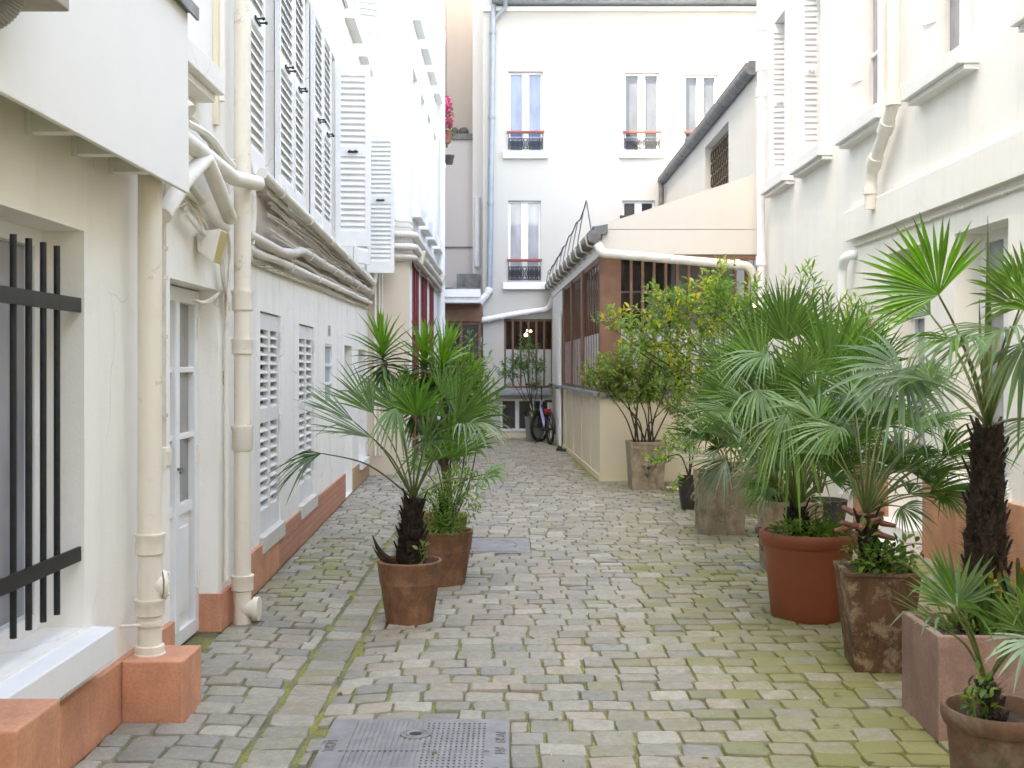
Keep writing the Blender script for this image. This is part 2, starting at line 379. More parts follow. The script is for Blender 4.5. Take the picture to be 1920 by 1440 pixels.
# ------------------------------------------------------------------ ground
def gz(x, y):
    g = -1.0
    return -.028 * math.exp(-((x - g) / .3) ** 2)
def ground():
    b = MB(); nx, ny = 30, 60; x0, x1, y0, y1 = -6., 8., -14., 32.
    xs = [x0, -3, -2.2] + [-2 + 5.7 * i / 40 for i in range(41)] + [4.5, 6, x1]; ys = [y0, -6, 0] + [2 + 26 * i / 60 for i in range(61)] + [y1]
    vs = [(x, y, gz(x, y) - .006) for y in ys for x in xs]; W = len(xs)
    fs = [(j * W + i, j * W + i + 1, (j + 1) * W + i + 1, (j + 1) * W + i) for j in range(len(ys) - 1) for i in range(W - 1)]
    b.add(vs, fs, True); struct(b.build('ground', 'joint', recalc=False))
HOLES = [(-.80, -.01, 4.28, 5.05), (-.70, .16, 9.6, 10.42)]
def cobbles():
    b = MB(); b.moss = []; r = random.Random(3)
    def stone(cx, cy, w, d, far):
        if cx + w / 2 > 1.24 - .034 * (cy - 15.8) - .02 and cy + d / 2 > 15.78: return
        if cx - w / 2 < -1.55 - .036 * cy + .03 and cy > 7: return
        if cy > 16.7 and cx - w / 2 < -1.5: return
        n = 8 if far else 20
        hw, hd = w / 2, d / 2; ang = r.gauss(0, .025); e = r.uniform(.13, .27)
        zt = .013 + r.gauss(0, .003); tx, ty = r.gauss(0, .018), r.gauss(.018, .035)
        base = r.random()
        if base < .45: c = (.335, .305, .25)
        elif base < .63: c = (.285, .27, .235)
        elif base < .86: c = (.365, .315, .25)
        else: c = (.395, .365, .30)
        k = r.uniform(.78, .99); c = tuple(x * k for x in c)
        mo = .06 + r.uniform(.15, 1.45) * max(0, min(.45, .14 * (cx + .35) + .1 * noise.noise((cx * .7, cy * .5, 0)) - .012 * max(0, cy - 5))) + (.14 * math.exp(-((cx + .95) / .22) ** 2)) + (.34 * r.uniform(.3, 1.3) * math.exp(-((cx + 1.55) / .32) ** 2 - ((cy - 9.5) / 3.2) ** 2)) + r.gauss(0, .05)
        if cx > .9 and cy < 9: mo += .12
        o = r.uniform(0, 100); pts = []
        for j in range(n):
            t = 2 * math.pi * (j + .5) / n; ct, s_ = math.cos(t), math.sin(t)
            x = math.copysign(abs(ct) ** e, ct); y = math.copysign(abs(s_) ** e, s_)
            q = 1 + .10 * noise.noise((x * 1.7 + o, y * 1.7, o)) * .7 + .05 * noise.noise((x * 5 + o, y * 5, o + 3)); pts.append((x * hw * q, y * hd * q))
        ca, sa = math.cos(ang), math.sin(ang)
        rings = [(1., -.03), (1., zt - .010), (.955, zt - .003), (.80, zt)] if not far else [(1., -.01), (.97, zt - .004), (.7, zt)]
        vs = []
        for sc, z in rings:
            for x, y in pts:
                X = cx + (x * ca - y * sa) * sc; Y = cy + (x * sa + y * ca) * sc
                dz = (tx * x + ty * y) + (.004 * noise.noise((X * 16, Y * 16, o)) if sc < 1 else 0)
                vs.append((X, Y, gz(X, Y) + z + dz))
        vs.append((cx, cy, gz(cx, cy) + zt + .001)); fs = []
        for i in range(len(rings) - 1):
            for j in range(n): a = i * n + j; q = i * n + (j + 1) % n; fs.append((a, q, q + n, a + n))
        L = (len(rings) - 1) * n; fs += [(L + j, L + (j + 1) % n, len(vs) - 1) for j in range(n)]
        b.add(vs, fs, True, c); b.moss.extend([mo] * len(vs))
    def region(x0f, x1f, y0, y1, slope, single=False, seed=0):
        y = y0
        while y < y1:
            d = r.uniform(.142, .170)
            far = y > 13.5
            xa, xb = x0f(y), x1f(y)
            x = xa - (r.uniform(0, .15) if not single else 0)
            while x < xb:
                w = r.uniform(.165, .21) if not single else xb - xa
                if r.random() < .02 and not single: w *= .6
                l, rr = max(x, xa), min(x + w, xb)
                for h in HOLES:
                    if h[2] - d * .35 < y + d / 2 < h[3] + d * .35:
                        if l < h[0] < rr: rr = h[0]
                        elif h[0] <= l < h[1]: l = h[1]
                if rr - l > .05:
                    j = r.uniform(.007, .015)
                    cx = (l + rr) / 2; cy = y + d / 2 + slope * (cx - xa) + .018 * noise.noise((cx * 1.4, y * 1.2, seed))
                    stone(cx, cy, rr - l - j, d - r.uniform(.007, .015), far)
                x += w
            y += d
    lw = lambda y: -1.75 if y < 7 else -1.55 - .036 * y + .03
    g0 = lambda y: -1.105 - .004 * y
    region(lw, g0, 3.3, 25.4, .05, seed=1)
    region(lambda y: -1.09 - .004 * y, lambda y: -.88 - .004 * y, 3.3, 25.3, .03, True, 3)
    region(lambda y: -.86 - .004 * y, lambda y: 3.5, 3.2, 25.4, .022, seed=4)
    struct(b.build('cobblestone_paving', 'cobble', recalc=False))
ground(); cobbles()
# ------------------------------------------------------------------ shared building parts
def glazed(name, parent, T, ua, ub, za, zb, n, leaves=2, rows=1, fr=.05, dep=.05, pm='bluep', fm='paintw', mull=.07, solid=0., railbar=None):
    """window or door joinery between ua..ub: frame mesh + one pane mesh (all its panes) as child"""
    b = MB(T); g = MB(T)
    b.box(ua, ua + fr, n, n + dep, za, zb); b.box(ub - fr, ub, n, n + dep, za, zb)
    b.box(ua + fr, ub - fr, n, n + dep, zb - fr, zb); b.box(ua + fr, ub - fr, n, n + dep, za, za + fr)
    w = (ub - ua - 2 * fr) / leaves
    for i in range(leaves):
        a = ua + fr + i * w
        if i: b.box(a - mull / 2, a + mull / 2, n - .002, n + dep + .012, za + fr, zb - fr)
        z0 = za + fr
        if solid:
            b.box(a + mull / 2, a + w - mull / 2, n + .006, n + .03, z0, z0 + solid - .06); b.box(a + mull / 2 + .05, a + w - mull / 2 - .05, n + .03, n + .042, z0 + .08, z0 + solid - .14)
            b.box(a + mull / 2, a + w - mull / 2, n + .002, n + dep - .004, z0 + solid - .06, z0 + solid); z0 += solid
        h = (zb - fr - z0) / rows
        for k in range(1, rows): b.box(a + (mull / 2 if i else 0), a + w - (mull / 2 if i < leaves - 1 else 0), n + .004, n + dep - .006, z0 + k * h - .016, z0 + k * h + .016)
    g.quad((ua + fr * .5, n + .015, za + fr * .5 + solid), (ub - fr * .5, n + .015, za + fr * .5 + solid), (ub - fr * .5, n + .015, zb - fr * .5), (ua + fr * .5, n + .015, zb - fr * .5))
    f = b.build(name, fm, parent, bevel=.004)
    g.build('pane', pm, f, recalc=False)
    return f
def sill(parent, T, ua, ub, z, h, out, back=0., m='sill', slope=.015, bev=.006):
    b = MB(T); b.hexa([(ua, -back, z - h), (ub, -back, z - h), (ub, out, z - h), (ua, out, z - h), (ua, -back, z + slope), (ub, -back, z + slope), (ub, out, z), (ua, out, z)])
    return b.build('sill', m, parent, bevel=bev)
def shutter(parent, T, w, z0, z1, th=.04, pitch=.062, m='shut', mids=(.5,), tilt=.0, latch=True, split=False, lm='black'):
    b = MB(T); st = .055
    b.box(0, st, 0, th, z0, z1); b.box(w - st, w, 0, th, z0, z1)
    rails = [(z0, z0 + .16), (z1 - .12, z1)] + [(z0 + (z1 - z0) * f - .05, z0 + (z1 - z0) * f + .05) for f in mids]
    for a, c in rails: b.box(st, w - st, .001, th - .001, a, c)
    if split: b.box(w / 2 - .035, w / 2 + .035, .002, th + .004, z0 + .155, z1 - .115)
    rails.sort()
    if m == 'shut': b.box(st - .01, w - st + .01, th * .3, th * .4, z0 + .1, z1 - .1)
    rise = .55 if m == 'shut' else .42; bk = .004 if m != 'shut' else th * .42
    for (a, c), (d, e) in zip(rails, rails[1:]):
        k = max(1, round((d - c) / pitch)); p = (d - c) / k
        for i in range(k):
            z = c + p * i
            b.hexa([(st, bk, z + tilt + p * rise), (w - st, bk, z + tilt + p * rise), (w - st, th * .95, z), (st, th * .95, z),
                    (st, bk, z + tilt + p * rise + .009), (w - st, bk, z + tilt + p * rise + .009), (w - st, th * .95, z + .009), (st, th * .95, z + .009)])
    o = b.build('shutter', m, parent)
    if m == 'shutg': q = MB(T); q.box(st - .01, w - st + .01, -.035, -.03, z0 + .1, z1 - .1); q.build('louvre_gap_shade', 'gap', o)  # brown board added so the slat gaps read as dark shade
    if latch:
        zl = z0 + (z1 - z0) * mids[0]; q = MB(T)
        q.box(w * .35, w * .65, th, th + .012, zl - .012, zl + .012); q.tube([(w * .42, th + .01, zl), (w * .42, th + .05, zl)], .007, 6); q.tube([(w * .58, th + .01, zl), (w * .58, th + .05, zl)], .007, 6)
        q.sphere((w * .42, th + .055, zl), .013, 6, 5); q.sphere((w * .58, th + .055, zl), .013, 6, 5)
        q.build('latch', lm, o)
    return o
def socketed(T, path, r, collars=(), m='pipe', name=None, parent=None, seg=16, extra=None):
    b = MB(T); b.tube(path, r, seg)
    for c in collars:
        (p, q), k = c[:2], (c[2] if len(c) > 2 else 1.22)
        P, Q = Vector(p), Vector(q); d = Q - P
        b.tube([tuple(P), tuple(P + d * .12), tuple(P + d * .2), tuple(P + d * .9), tuple(Q)], [r * k * 1.06, r * k * 1.06, r * k, r * k, r * 1.02], seg)
    if extra: extra(b)
    return b

TA = lambda u, n, z: (-1.78 + n, u, z)
TB = lambda u, n, z: (-1.548 - .036 * u + n, u, z)
TCs = lambda u, n, z: (-1.53 + n, u, z)
TCf = lambda u, n, z: (u, 16.7 - n, z)
YE = 25.5
TE = lambda u, n, z: (u, YE - n, z)
TH = lambda u, n, z: (3.5 - n, u, z)
TGl = lambda u, n, z: (1.24 - .034 * (u - 15.8) - n, u, z)
TGf = lambda u, n, z: (u, 15.8 - n, z)
TX = lambda u, n, z: (3.46 - n, u, z)

# ------------------------------------------------------------------ A: near left building (cream)
A = thing('apartment_building', 'cream rendered building at the left front with a barred window and a glazed white door', 'building', (-1.78, 3., 0))
HW = (3.45, 4.66, .52, 2.17, .24); HD = (5.83, 6.78, -.03, 2.07, .17); HU = (5.3, 6.22, 3.28, 5.4, .2)
w = MB(TA); w.wall(-9, 7.22, -.03, 17, [HW, HD, HU]); w.quad((7.22, 0, 0), (7.22, -.3, 0), (7.22, -.3, 17), (7.22, 0, 17))
w.quad((-9, 0, 17), (7.22, 0, 17), (7.22, -7, 17), (-9, -7, 17)); w.quad((-9, -7, 0), (7.22, -7, 0), (7.22, -7, 17), (-9, -7, 17)); w.quad((-9, 0, 0), (-9, -7, 0), (-9, -7, 17), (-9, 0, 17))
w.build('wall', 'cream', A, recalc=False)
b = MB(); b.box(-1.779, 3.499, -7., -6.5, 0, 9.); b.build('rear_light_blocker', 'cream', A)  # unseen mass behind the camera, added to block light from behind
b = MB(TA)
b.box(-9, 5.828, -.1, .028, 0, .285); b.build('plinth', 'terra', A, bevel=.006)
b = MB(TA); b.box(6.77, 7.2, -.155, .022, 0, .235); b.build('plinth', 'terra', A, bevel=.005)
wn = glazed('window', A, TA, HW[0], HW[1], HW[2], HW[3], -.235, 2, 1, .07, .06, 'greyp')
sill(wn, TA, 3.7, 4.76, .50, .135, .095, .23, 'sill')
g = MB(TA)
for u in (3.66, 3.79, 3.92, 4.06, 4.19, 4.32, 4.45): g.tube([(u, -.028, .62), (u, -.028, 2.085)], .0125, 10)
for z, dz in ((1.86, 0), (.83, 0)): g.box(3.45, 4.65, -.02, -.008, z - .03, z + .03)
g.build('window_bars', 'black', wn)
dr = glazed('door', A, TA, 5.84, 6.775, .015, 2.06, -.168, 2, 3, .085, .055, 'warmp', mull=.075, solid=.72)
h = MB(TA); h.tube(elbow([(6.30, -.11, 1.03), (6.30, -.06, 1.03), (6.2, -.055, 1.02)], .02), .009, 8); h.box(6.285, 6.315, -.114, -.106, .95, 1.1); h.build('handle', 'zincd', dr)
for z in (.28, 1.02, 1.78): h = MB(TA); h.tube([(6.735, -.108, z), (6.735, -.108, z + .12)], .011, 8); h.build('hinge', 'pipeo', dr)
uw = glazed('window', A, TA, HU[0], HU[1], HU[2], HU[3], -.2, 2, 1, .07, .05, 'warmp')
sill(uw, TA, 5.2, 6.36, 3.275, .13, .15, .2, 'cream'); 
b = MB(TA); b.box(5.2, 6.34, 0, .1, 3.10, 3.142); b.build('sill', 'cream', uw)
b = MB(TA); b.box(6.66, 6.72, .002, .03, 3.05, 17); b.build('wall_trim', 'cream2', A)

# house number 5 on the right door jamb
def text_obj(name, s, size, mat, parent, loc, rot, ext=.003, label=None, cat=None):
    cu = bpy.data.curves.new(name, 'FONT'); cu.body = s; cu.size = size; cu.extrude = ext; cu.align_x = 'CENTER'; cu.align_y = 'CENTER'
    tmp = bpy.data.objects.new(name + '_tmp', cu); COL.objects.link(tmp)
    bpy.context.view_layer.update()
    me = bpy.data.meshes.new_from_object(tmp.evaluated_get(bpy.context.evaluated_depsgraph_get()))
    bpy.data.objects.remove(tmp); me.materials.clear(); me.materials.append(M[mat]); me.name = name
    o = bpy.data.objects.new(name, me); COL.objects.link(o)
    mx = Matrix.Translation(loc) @ Matrix(rot).to_4x4()
    if parent is not None: o.parent = parent; mx = Matrix.Translation(-Vector(parent['_o'])) @ mx
    o.matrix_local = mx; return o
RL = ((0, 0, 1), (1, 0, 0), (0, 1, 0))       # text on a wall that faces +X
num = text_obj('house_number', '5', .13, 'pipeg', None, (-1.772, 6.92, 1.535), RL, .005)
tag(num, 'small raised number 5 on the wall beside the white glazed door', 'house number')

# two painted blocks at the foot of the wall
for (ya, yb, x1, z, lab) in ((5.02, 5.32, -1.475, .285, 'terracotta painted block carrying the cream pipe beside the white door'), (3.36, 3.70, -1.49, .51, 'taller terracotta painted block at the lower left edge below the barred window')):
    b = MB(); b.box(-1.752, x1, ya, yb, -.02, z); tag(b.build('wall_block', 'terra', loc=(-1.6, ya, 0), bevel=.008), lab, 'block')

# boxed panel over the barred window
cb = thing('canopy_box', 'large white panel hung on brackets above the barred window', 'canopy', (-1.78, 4., 2.44))
b = MB(); b.hexa([(-1.555, -3, 2.43), (-1.535, -3, 2.43), (-1.535, 5.33, 2.43), (-1.555, 5.33, 2.43), (-1.555, -3, 3.30), (-1.535, -3, 3.30), (-1.535, 5.30, 3.30), (-1.555, 5.30, 3.30)])
pn = b.build('panel', plaster('panel_paint', (.84, .82, .79), amount=.1, streak=.1, bump=.15), cb, bevel=.004)
b = MB(); b.box(-1.775, -1.556, 5.29, 5.325, 2.62, 3.29); b.build('side_panel', 'cream', cb)
b = MB(); b.box(-1.775, -1.50, -3, 5.37, 3.302, 3.325); b.box(-1.512, -1.50, -3, 5.37, 3.265, 3.302); b.build('flashing', 'zincd', cb)
for y in (2.9, 3.5, 4.12, 4.55, 4.97):
    b = MB(); b.box(-1.778, -1.556, y, y + .012, 2.47, 2.56); b.box(-1.778, -1.556, y + .013, y + .07, 2.47, 2.482); b.box(-1.7785, -1.766, y - .03, y - .001, 2.455, 2.60); b.build('bracket', 'paintw', cb)
# air conditioning unit on top, its casing corner and hose
ac = thing('air_conditioner', 'taupe casing with a ribbed grey hose at the upper left corner', 'air conditioner', (-1.45, 3.1, 2.75))
b = MB(); q = at(131, 12, 3.4); b.box(-2.4, q.x, 3.0, 3.4, 2.68, 3.3); b.build('casing', 'acg', ac, bevel=.006)
hp = bez([(-1.405, 3.2, 2.70), (-1.415, 3.2, 2.66), (-1.45, 3.2, 2.61), (-1.52, 3.2, 2.575), (-1.62, 3.2, 2.56)], 14)
b = MB(); b.tube(hp, [.026 + (.0025 if i % 2 else -.0015) for i in range(len(hp))], 14); b.build('hose', 'hose', ac)

# downpipes of the left side
def flange(b):
    b.tube([(5.15, .115, .60), (5.17, .165, .60)], [.052, .052], 14); b.tube([(5.171, .166, .60), (5.178, .18, .60)], [.066, .066], 14)
    for k in range(5):
        t = k * 1.256; b.tube([(5.18 + .0 * k + .052 * math.cos(t) * .9, .178 - .02 * math.cos(t) * .4, .60 + .052 * math.sin(t)), (5.185 + .052 * math.cos(t) * .9, .192 - .02 * math.cos(t) * .4, .60 + .052 * math.sin(t))], .009, 6)
    b.tube([(5.08, .005, .43), (5.10, .1, .43)], .008, 6); b.tube([(5.15, .115, .42), (5.15, .115, .44)], .062, 16)
b = socketed(TA, [(5.15, .115, .285), (5.15, .115, 2.62)], .054, [((5.15, .115, .84), (5.15, .115, .74)), ((5.15, .115, .54), (5.15, .115, .46)), ((5.15, .115, .285), (5.15, .115, .33))], extra=flange)
tag(b.build('drainpipe', 'pipe', loc=(-1.665, 5.15, .285)), 'thick cream drainpipe standing on the terracotta block left of the white door', 'drainpipe')
def shoe(b):
    b.tube(elbow([(6.98, .1, .22), (6.98, .1, .1), (6.98, .20, .1)], .05), .056, 16); b.tube([(6.98, .17, .1), (6.98, .205, .1)], [.075, .075], 16)
b = socketed(TA, [(6.98, .1, .0), (6.98, .1, 17)], .0535, [((6.98, .1, .31), (6.98, .1, .21), 1.28), ((6.98, .1, 1.24), (6.98, .1, 1.08)), ((6.98, .1, 1.78), (6.98, .1, 1.68)), ((6.98, .1, 2.08), (6.98, .1, 1.95))], extra=shoe)
tag(b.build('drainpipe', 'pipe', loc=(-1.68, 6.98, 0)), 'tall cream drainpipe right of the white door, running up the whole wall', 'drainpipe')
b = MB(TA); b.tube([(6.72, .035, 3.2), (6.72, .035, 17)], .024, 8); b.tube([(6.87, .03, .3), (6.87, .03, 2.75)], .016, 8)
tag(b.build('cable', 'pipeo', loc=(-1.75, 6.8, .3)), 'thin cream conduit running beside the tall cream drainpipe', 'conduit')
# conduit + junction box left of the door
b = MB(TA); b.tube([(5.66, .014, 1.18), (5.66, .014, 2.6)], .011, 6); b.tube([(5.70, .012, 1.1), (5.70, .012, 2.6)], .008, 6)
for z in (1.35, 1.75, 2.05, 2.2): b.box(5.64, 5.72, .0, .024, z, z + .018)
tag(b.build('cable', 'cable', loc=(-1.77, 5.66, 1.2)), 'pair of thin cream cables clipped beside the white door', 'cable')
jb = thing('junction_box', 'small cream switch box on the wall left of the white door', 'switch box', (-1.78, 5.66, 1.1))
b = MB(TA); b.box(5.62, 5.71, 0, .045, 1.09, 1.2); b.build('casing', 'pipeo', jb, bevel=.006)
b = MB(TA); b.box(5.635, 5.695, .045, .052, 1.11, 1.18); b.build('cover', 'pipe', jb)
# tangle of pipes over the door
def pipe(pts, r, m, label, T=TA, name='wall_pipe', grp='pipes along the left wall', rad=.07, cat='pipe', collars=()):
    p = elbow(pts, rad, 6); b = socketed(T, p, r, collars, seg=14); o = b.build(name, m, loc=T(*pts[0])); return tag(o, label, cat, grp)
def pipe_px(pxs, r, m, label, n=.08, **k):
    pts = []
    for px, py in pxs:
        nn = n
        if isinstance(px, tuple): px, nn = px
        Y = (-1.78 + nn) * FPX / (px - 960); pts.append((Y, nn, EYE - (py - HZ) / FPX * Y))
    return pipe(pts, r, m, label, **k)
pipe_px([((300, .02), 170), ((345, .13), 205), ((352, .15), 212)], .052, 'pipeo', 'white pipe end poking out past the corner of the white panel', rad=.05)
pipe_px([(((330), .13), 250), ((395, .13), 300), ((437, .13), 334), ((484, .2), 344)], .046, 'pipeo', 'long off-white pipe sloping down past the tall drainpipe', rad=.05)
pipe_px([((305, .10), 405), ((345, .12), 340), ((385, .14), 296), ((400, .14), 330), ((428, .1), 400), ((431, .06), 408)], .044, 'pipeo', 'bent off-white pipe making an elbow above the white door', rad=.04)
pipe_px([((345, .06), 355), ((385, .06), 385), ((405, .06), 415), ((425, .06), 428)], .024, 'pipeo', 'thin off-white pipe behind the elbow above the white door', rad=.04)
pipe_px([((352, .09), 340), ((380, .09), 378)], .02, 'pipeg', 'short grimy pipe stub above the floodlight', rad=.03)
def cables_px(pxs, k, spread, r, m, label, T=TA, kx=-1.78, slope=0., n=.03, name='cable_bundle', grp='cable runs on the left wall', amp=.012, seed=0):
    b = MB(T); rr = random.Random(seed)
    for j in range(k):
        pts = []
        for px, py in pxs:
            off = rr.gauss(0, spread); nn = n + rr.random() * .02
            q = (px - 960) / FPX; Y = (kx + nn) / (q + slope) ; z = EYE - (py - HZ) / FPX * Y
            pts.append((Y, nn, z + off))
        b.tube(bez(pts, 8), r, 6)
    p0 = T(*pts[0]); return tag(b.build(name, m, loc=p0), label, 'cable', grp)
cables_px([(352, 225), (375, 250), (400, 275), (420, 300), (440, 318)], 7, .025, .008, 'cable', 'thick bundle of cream cables just right of the white panel', n=.07, seed=1)
cables_px([(350, 230), (392, 255), (420, 292), (438, 312)], 1, .0, .02, 'pipeo', 'single fat cream cable curving beside the white panel', n=.1, seed=11)
cables_px([(335, 375), (362, 385), (385, 420), (400, 450), (412, 480), (418, 520), (430, 580)], 6, .02, .006, 'cable', 'loose cream cables hanging over the floodlight by the door', n=.03, seed=2)
cables_px([(420, 400), (432, 470), (428, 540), (425, 585)], 5, .012, .007, 'cable', 'cream cables dropping down beside the tall drainpipe', n=.04, seed=3)
cables_px([(348, 395), (368, 420), (392, 452), (408, 470)], 3, .01, .012, 'pipeo', 'short run of cream conduits dipping toward the floodlight', n=.05, seed=5)
cables_px([(362, 563), (385, 566), (410, 552), (428, 540)], 3, .006, .008, 'cable', 'cream cables sagging across the head of the white door', n=.0, seed=4)
def floodlight(c, face, sc, label, lens='lampg'):
    t = thing('floodlight', label, 'floodlight', c, 'wall floodlights')
    b = MB(); x, y, z = c; s = sc; d = face
    f0 = [(x - .0, y - s, z - s * .9), (x + .1, y - s, z - s * 1.2), (x + .1, y + s, z - s * 1.2), (x, y + s, z - s * .9)]
    b.hexa([(x, y - s * .7, z - s * .5), (x + s * 1.1, y - s * .9, z - s * 1.3), (x + s * 1.1, y + s * .9, z - s * 1.3), (x, y + s * .7, z - s * .5), (x, y - s * .7, z + s * .8), (x + s * 1.6, y - s * .9, z + s * .9), (x + s * 1.6, y + s * .9, z + s * .9), (x, y + s * .7, z + s * .8)])
    b.tube([(x - .05, y, z + s * .6), (x + .03, y, z + s * .6)], .018, 8); b.build('housing', 'pipeo', t, bevel=.008)
    b = MB(); b.quad((x + s * 1.12, y - s * .8, z - s * 1.22), (x + s * 1.12, y + s * .8, z - s * 1.22), (x + s * 1.62, y + s * .8, z + s * .8), (x + s * 1.62, y - s * .8, z + s * .8)); b.build('lens', lens, t, recalc=False)
    return t
q = at(392, 458, 6.3); floodlight((q.x - .05, 6.3, q.z), 1, .085, 'square cream floodlight above the white glazed door')

# ------------------------------------------------------------------ B: white building with shutters
B = thing('apartment_building', 'white building in the middle of the left side with louvred shutters and a brick plinth', 'building', (-1.9, 11., 0))
zf0, zf1 = 2.97, 5.1
holesB = [(8.1, 8.78, zf0, zf1, .22), (10.02, 10.66, zf0, zf1, .22), (12.0, 12.72, zf0, zf1, .22), (14.7, 16.2, zf0, zf1, .22),
          (13.75, 14.65, 6.0, 8.0, .2), (15.45, 16.35, 6.0, 8.0, .2), (10.6, 11.4, 6.2, 8.2, .2), (8.3, 9.1, 6.2, 8.2, .2),
          (8.2, 9.08, .36, 2.02, .1), (10.05, 11.0, .36, 2.0, .1), (11.82, 12.5, 1.2, 1.86, .05), (13.62, 14.5, .0, 1.88, .28), (15.3, 16.3, .3, 1.86, .25)]
w = MB(TB); w.wall(7.22, 16.75, 0, 17, holesB); w.quad((7.22, 0, 17), (16.75, 0, 17), (16.75, -7, 17), (7.22, -7, 17)); w.quad((7.22, -7, 0), (16.75, -7, 0), (16.75, -7, 17), (7.22, -7, 17)); w.quad((16.75, 0, 0), (16.75, -7, 0), (16.75, -7, 17), (16.75, 0, 17))
w.build('wall', 'white', B, recalc=False)
b = MB(TB); b.box(7.23, 8.9, -.05, .022, 0, .315); b.build('plinth', 'terra', B, bevel=.008)
b = MB(TB); b.box(8.902, 13.6, -.05, .019, 0, .32); b.build('brick_plinth', 'brick', B, bevel=.004)
b = MB(TB); b.box(14.52, 16.74, -.05, .022, 0, .30); b.build('plinth', plaster('ochre_plinth', (.47, .30, .17), amount=.5, streak=.5), B)
# dirty band carrying the pipes
b = MB(TB); prev = None; vs = []; fs = []; r_ = random.Random(5)
N_ = 90
for i in range(N_ + 1):
    u = 7.5 + 9.2 * i / N_; lo = 2.47 + .02 * (u - 7.5) / 9 + .03 * noise.noise((u * 2.2, 0, 0)) + (.1 if u < 8 else 0); hi = 2.86 + .03 * noise.noise((u * 1.5, 5, 0))
    vs += [(u, .008, lo - .012), (u, .02 + .02 * noise.noise((u * 5, 1, 1)), lo + .03), (u, .035 + .025 * noise.noise((u * 4, 2, 1)), (lo + hi) / 2), (u, .02, hi)]
for i in range(N_):
    for k in range(3): a = i * 4 + k; fs.append((a, a + 4, a + 5, a + 1))
b.add(vs, fs, True); b.build('rough_band', 'grime', B, recalc=False)
for hB in holesB[:4]:
    f = glazed('window', B, TB, hB[0], hB[1], hB[2], hB[3], -.21, 2, 3, .05, .05, 'warmp'); sill(f, TB, hB[0] - .12, hB[1] + .12, 2.955, .12, .09, .2, 'sillg')
for hB in holesB[4:8]:
    f = glazed('window', B, TB, hB[0], hB[1], hB[2], hB[3], -.19, 2, 1, .05, .05, 'bluep'); sill(f, TB, hB[0] - .1, hB[1] + .1, hB[2] - .01, .12, .12, .18, 'cream')
def flatT(u0, n=.012): return lambda u, nn, z: TB(u0 + u, n + nn, z)
for u0, w_, mids in ((7.5, .62, (.5,)), (8.74, .68, (.5,)), (9.47, .56, (.5,)), (10.66, .62, (.5,)), (11.33, .62, (.5,))):
    shutter(B, flatT(u0), w_, zf0 - .03, zf1, pitch=.075, mids=mids)
def perpT(u0, ang, wx=0.):
    ca, sa = math.cos(ang), math.sin(ang); x0, y0, _ = TB(u0, .01 + wx, 0)
    return lambda u, n, z: (x0 + u * ca + n * sa, y0 + u * sa - n * ca, z)
shutter(B, perpT(12.7, R(4)), .385, 2.98, 5.03, pitch=.066, mids=(.52,), tilt=-.0)
shutter(B, perpT(16.25, R(3), .015), .40, 2.98, 5.0, pitch=.066, mids=(.52,), tilt=-.0)
shutter(B, perpT(14.62, R(70)), .40, 2.98, 5.03, pitch=.07, mids=(.5,), latch=False)
for u0 in (13.35,): shutter(B, flatT(u0), .38, 6.0, 8.0, pitch=.08)
shutter(B, perpT(14.66, R(25)), .35, 6.0, 8.0, pitch=.08, latch=False)
# ground floor closed louvred windows, old paint
for ua, ub, za, zb in ((8.2, 9.08, .36, 2.02), (10.05, 11.0, .36, 2.0)):
    o = shutter(B, (lambda ua: lambda u, n, z: TB(ua + u, n - .06, z))(ua + .01), ub - ua - .02, za + .01, zb - .01, th=.045, pitch=.07, m='shutg', mids=(.53,), tilt=.0, latch=False, split=True)
    for z in (za + .25, (za + zb) / 2 - .08, zb - .25): k = MB(TB); k.tube([(ub - .005, .0, z), (ub - .005, .0, z + .12)], .013, 6); k.build('hinge', 'shutg', o)
    sill(B, TB, ua - .03, ub + .03, za, .12, .035, .1, 'sillg')
b = MB(TB); gb = glazed('glass_block_panel', B, TB, 11.82, 12.5, 1.2, 1.86, -.045, 1, 3, .03, .04, 'frostg')
f = glazed('door', B, TB, 13.63, 14.49, .01, 1.87, -.27, 1, 2, .06, .05, 'greyp', solid=.8)
f = glazed('window', B, TB, 15.31, 16.29, .31, 1.85, -.24, 1, 2, .06, .05, 'greyp'); sill(f, TB, 15.25, 16.35, .31, .1, .06, .24, 'sill')
b = MB(TB); b.box(12.05, 12.22, 0, .008, 1.95, 2.06)
for k in range(5): b.box(12.07, 12.20, .009, .013, 1.962 + k * .019, 1.971 + k * .019)
b.build('air_vent', 'grime', B)
# horizontal pipe run
def run(zs, n, r, m, label, u0=7.7, u1=16.55, jitter=.0, seed=0, brackets=0, end=None, start=None):
    rr = random.Random(seed); pts = list(start or [])
    N = 9
    for i in range(N + 1):
        u = u0 + (u1 - u0) * i / N; f = i / N; pts.append((u, n, zs[0] + (zs[1] - zs[0]) * f + rr.gauss(0, jitter)))
    if end: pts += end
    b = MB(TB); b.tube(elbow(pts, .06, 4), r, 12)
    for k in range(brackets):
        u = u0 + (u1 - u0) * (k + .5) / brackets; z = zs[0] + (zs[1] - zs[0]) * (k + .5) / brackets
        b.tube([(u, n, z), (u + .03, n, z)], r * 1.3, 12); b.box(u + .005, u + .02, 0, n, z - r * .4, z + r * .4)
    return tag(b.build('wall_pipe', m, loc=TB(*pts[0])), label, 'pipe', 'pipes along the left wall')
run((2.92, 2.83), .125, .037, 'pipeo', 'uppermost long cream pipe of the run under the louvred shutters', 7.6, 16.3, brackets=6, end=[(16.45, .13, 2.9), (16.5, .13, 3.3)])
run((2.86, 2.885), .06, .026, 'pipeg', 'thin lagged brown pipe tight under the window sills', 7.8, 16.4, .008, 2, 9)
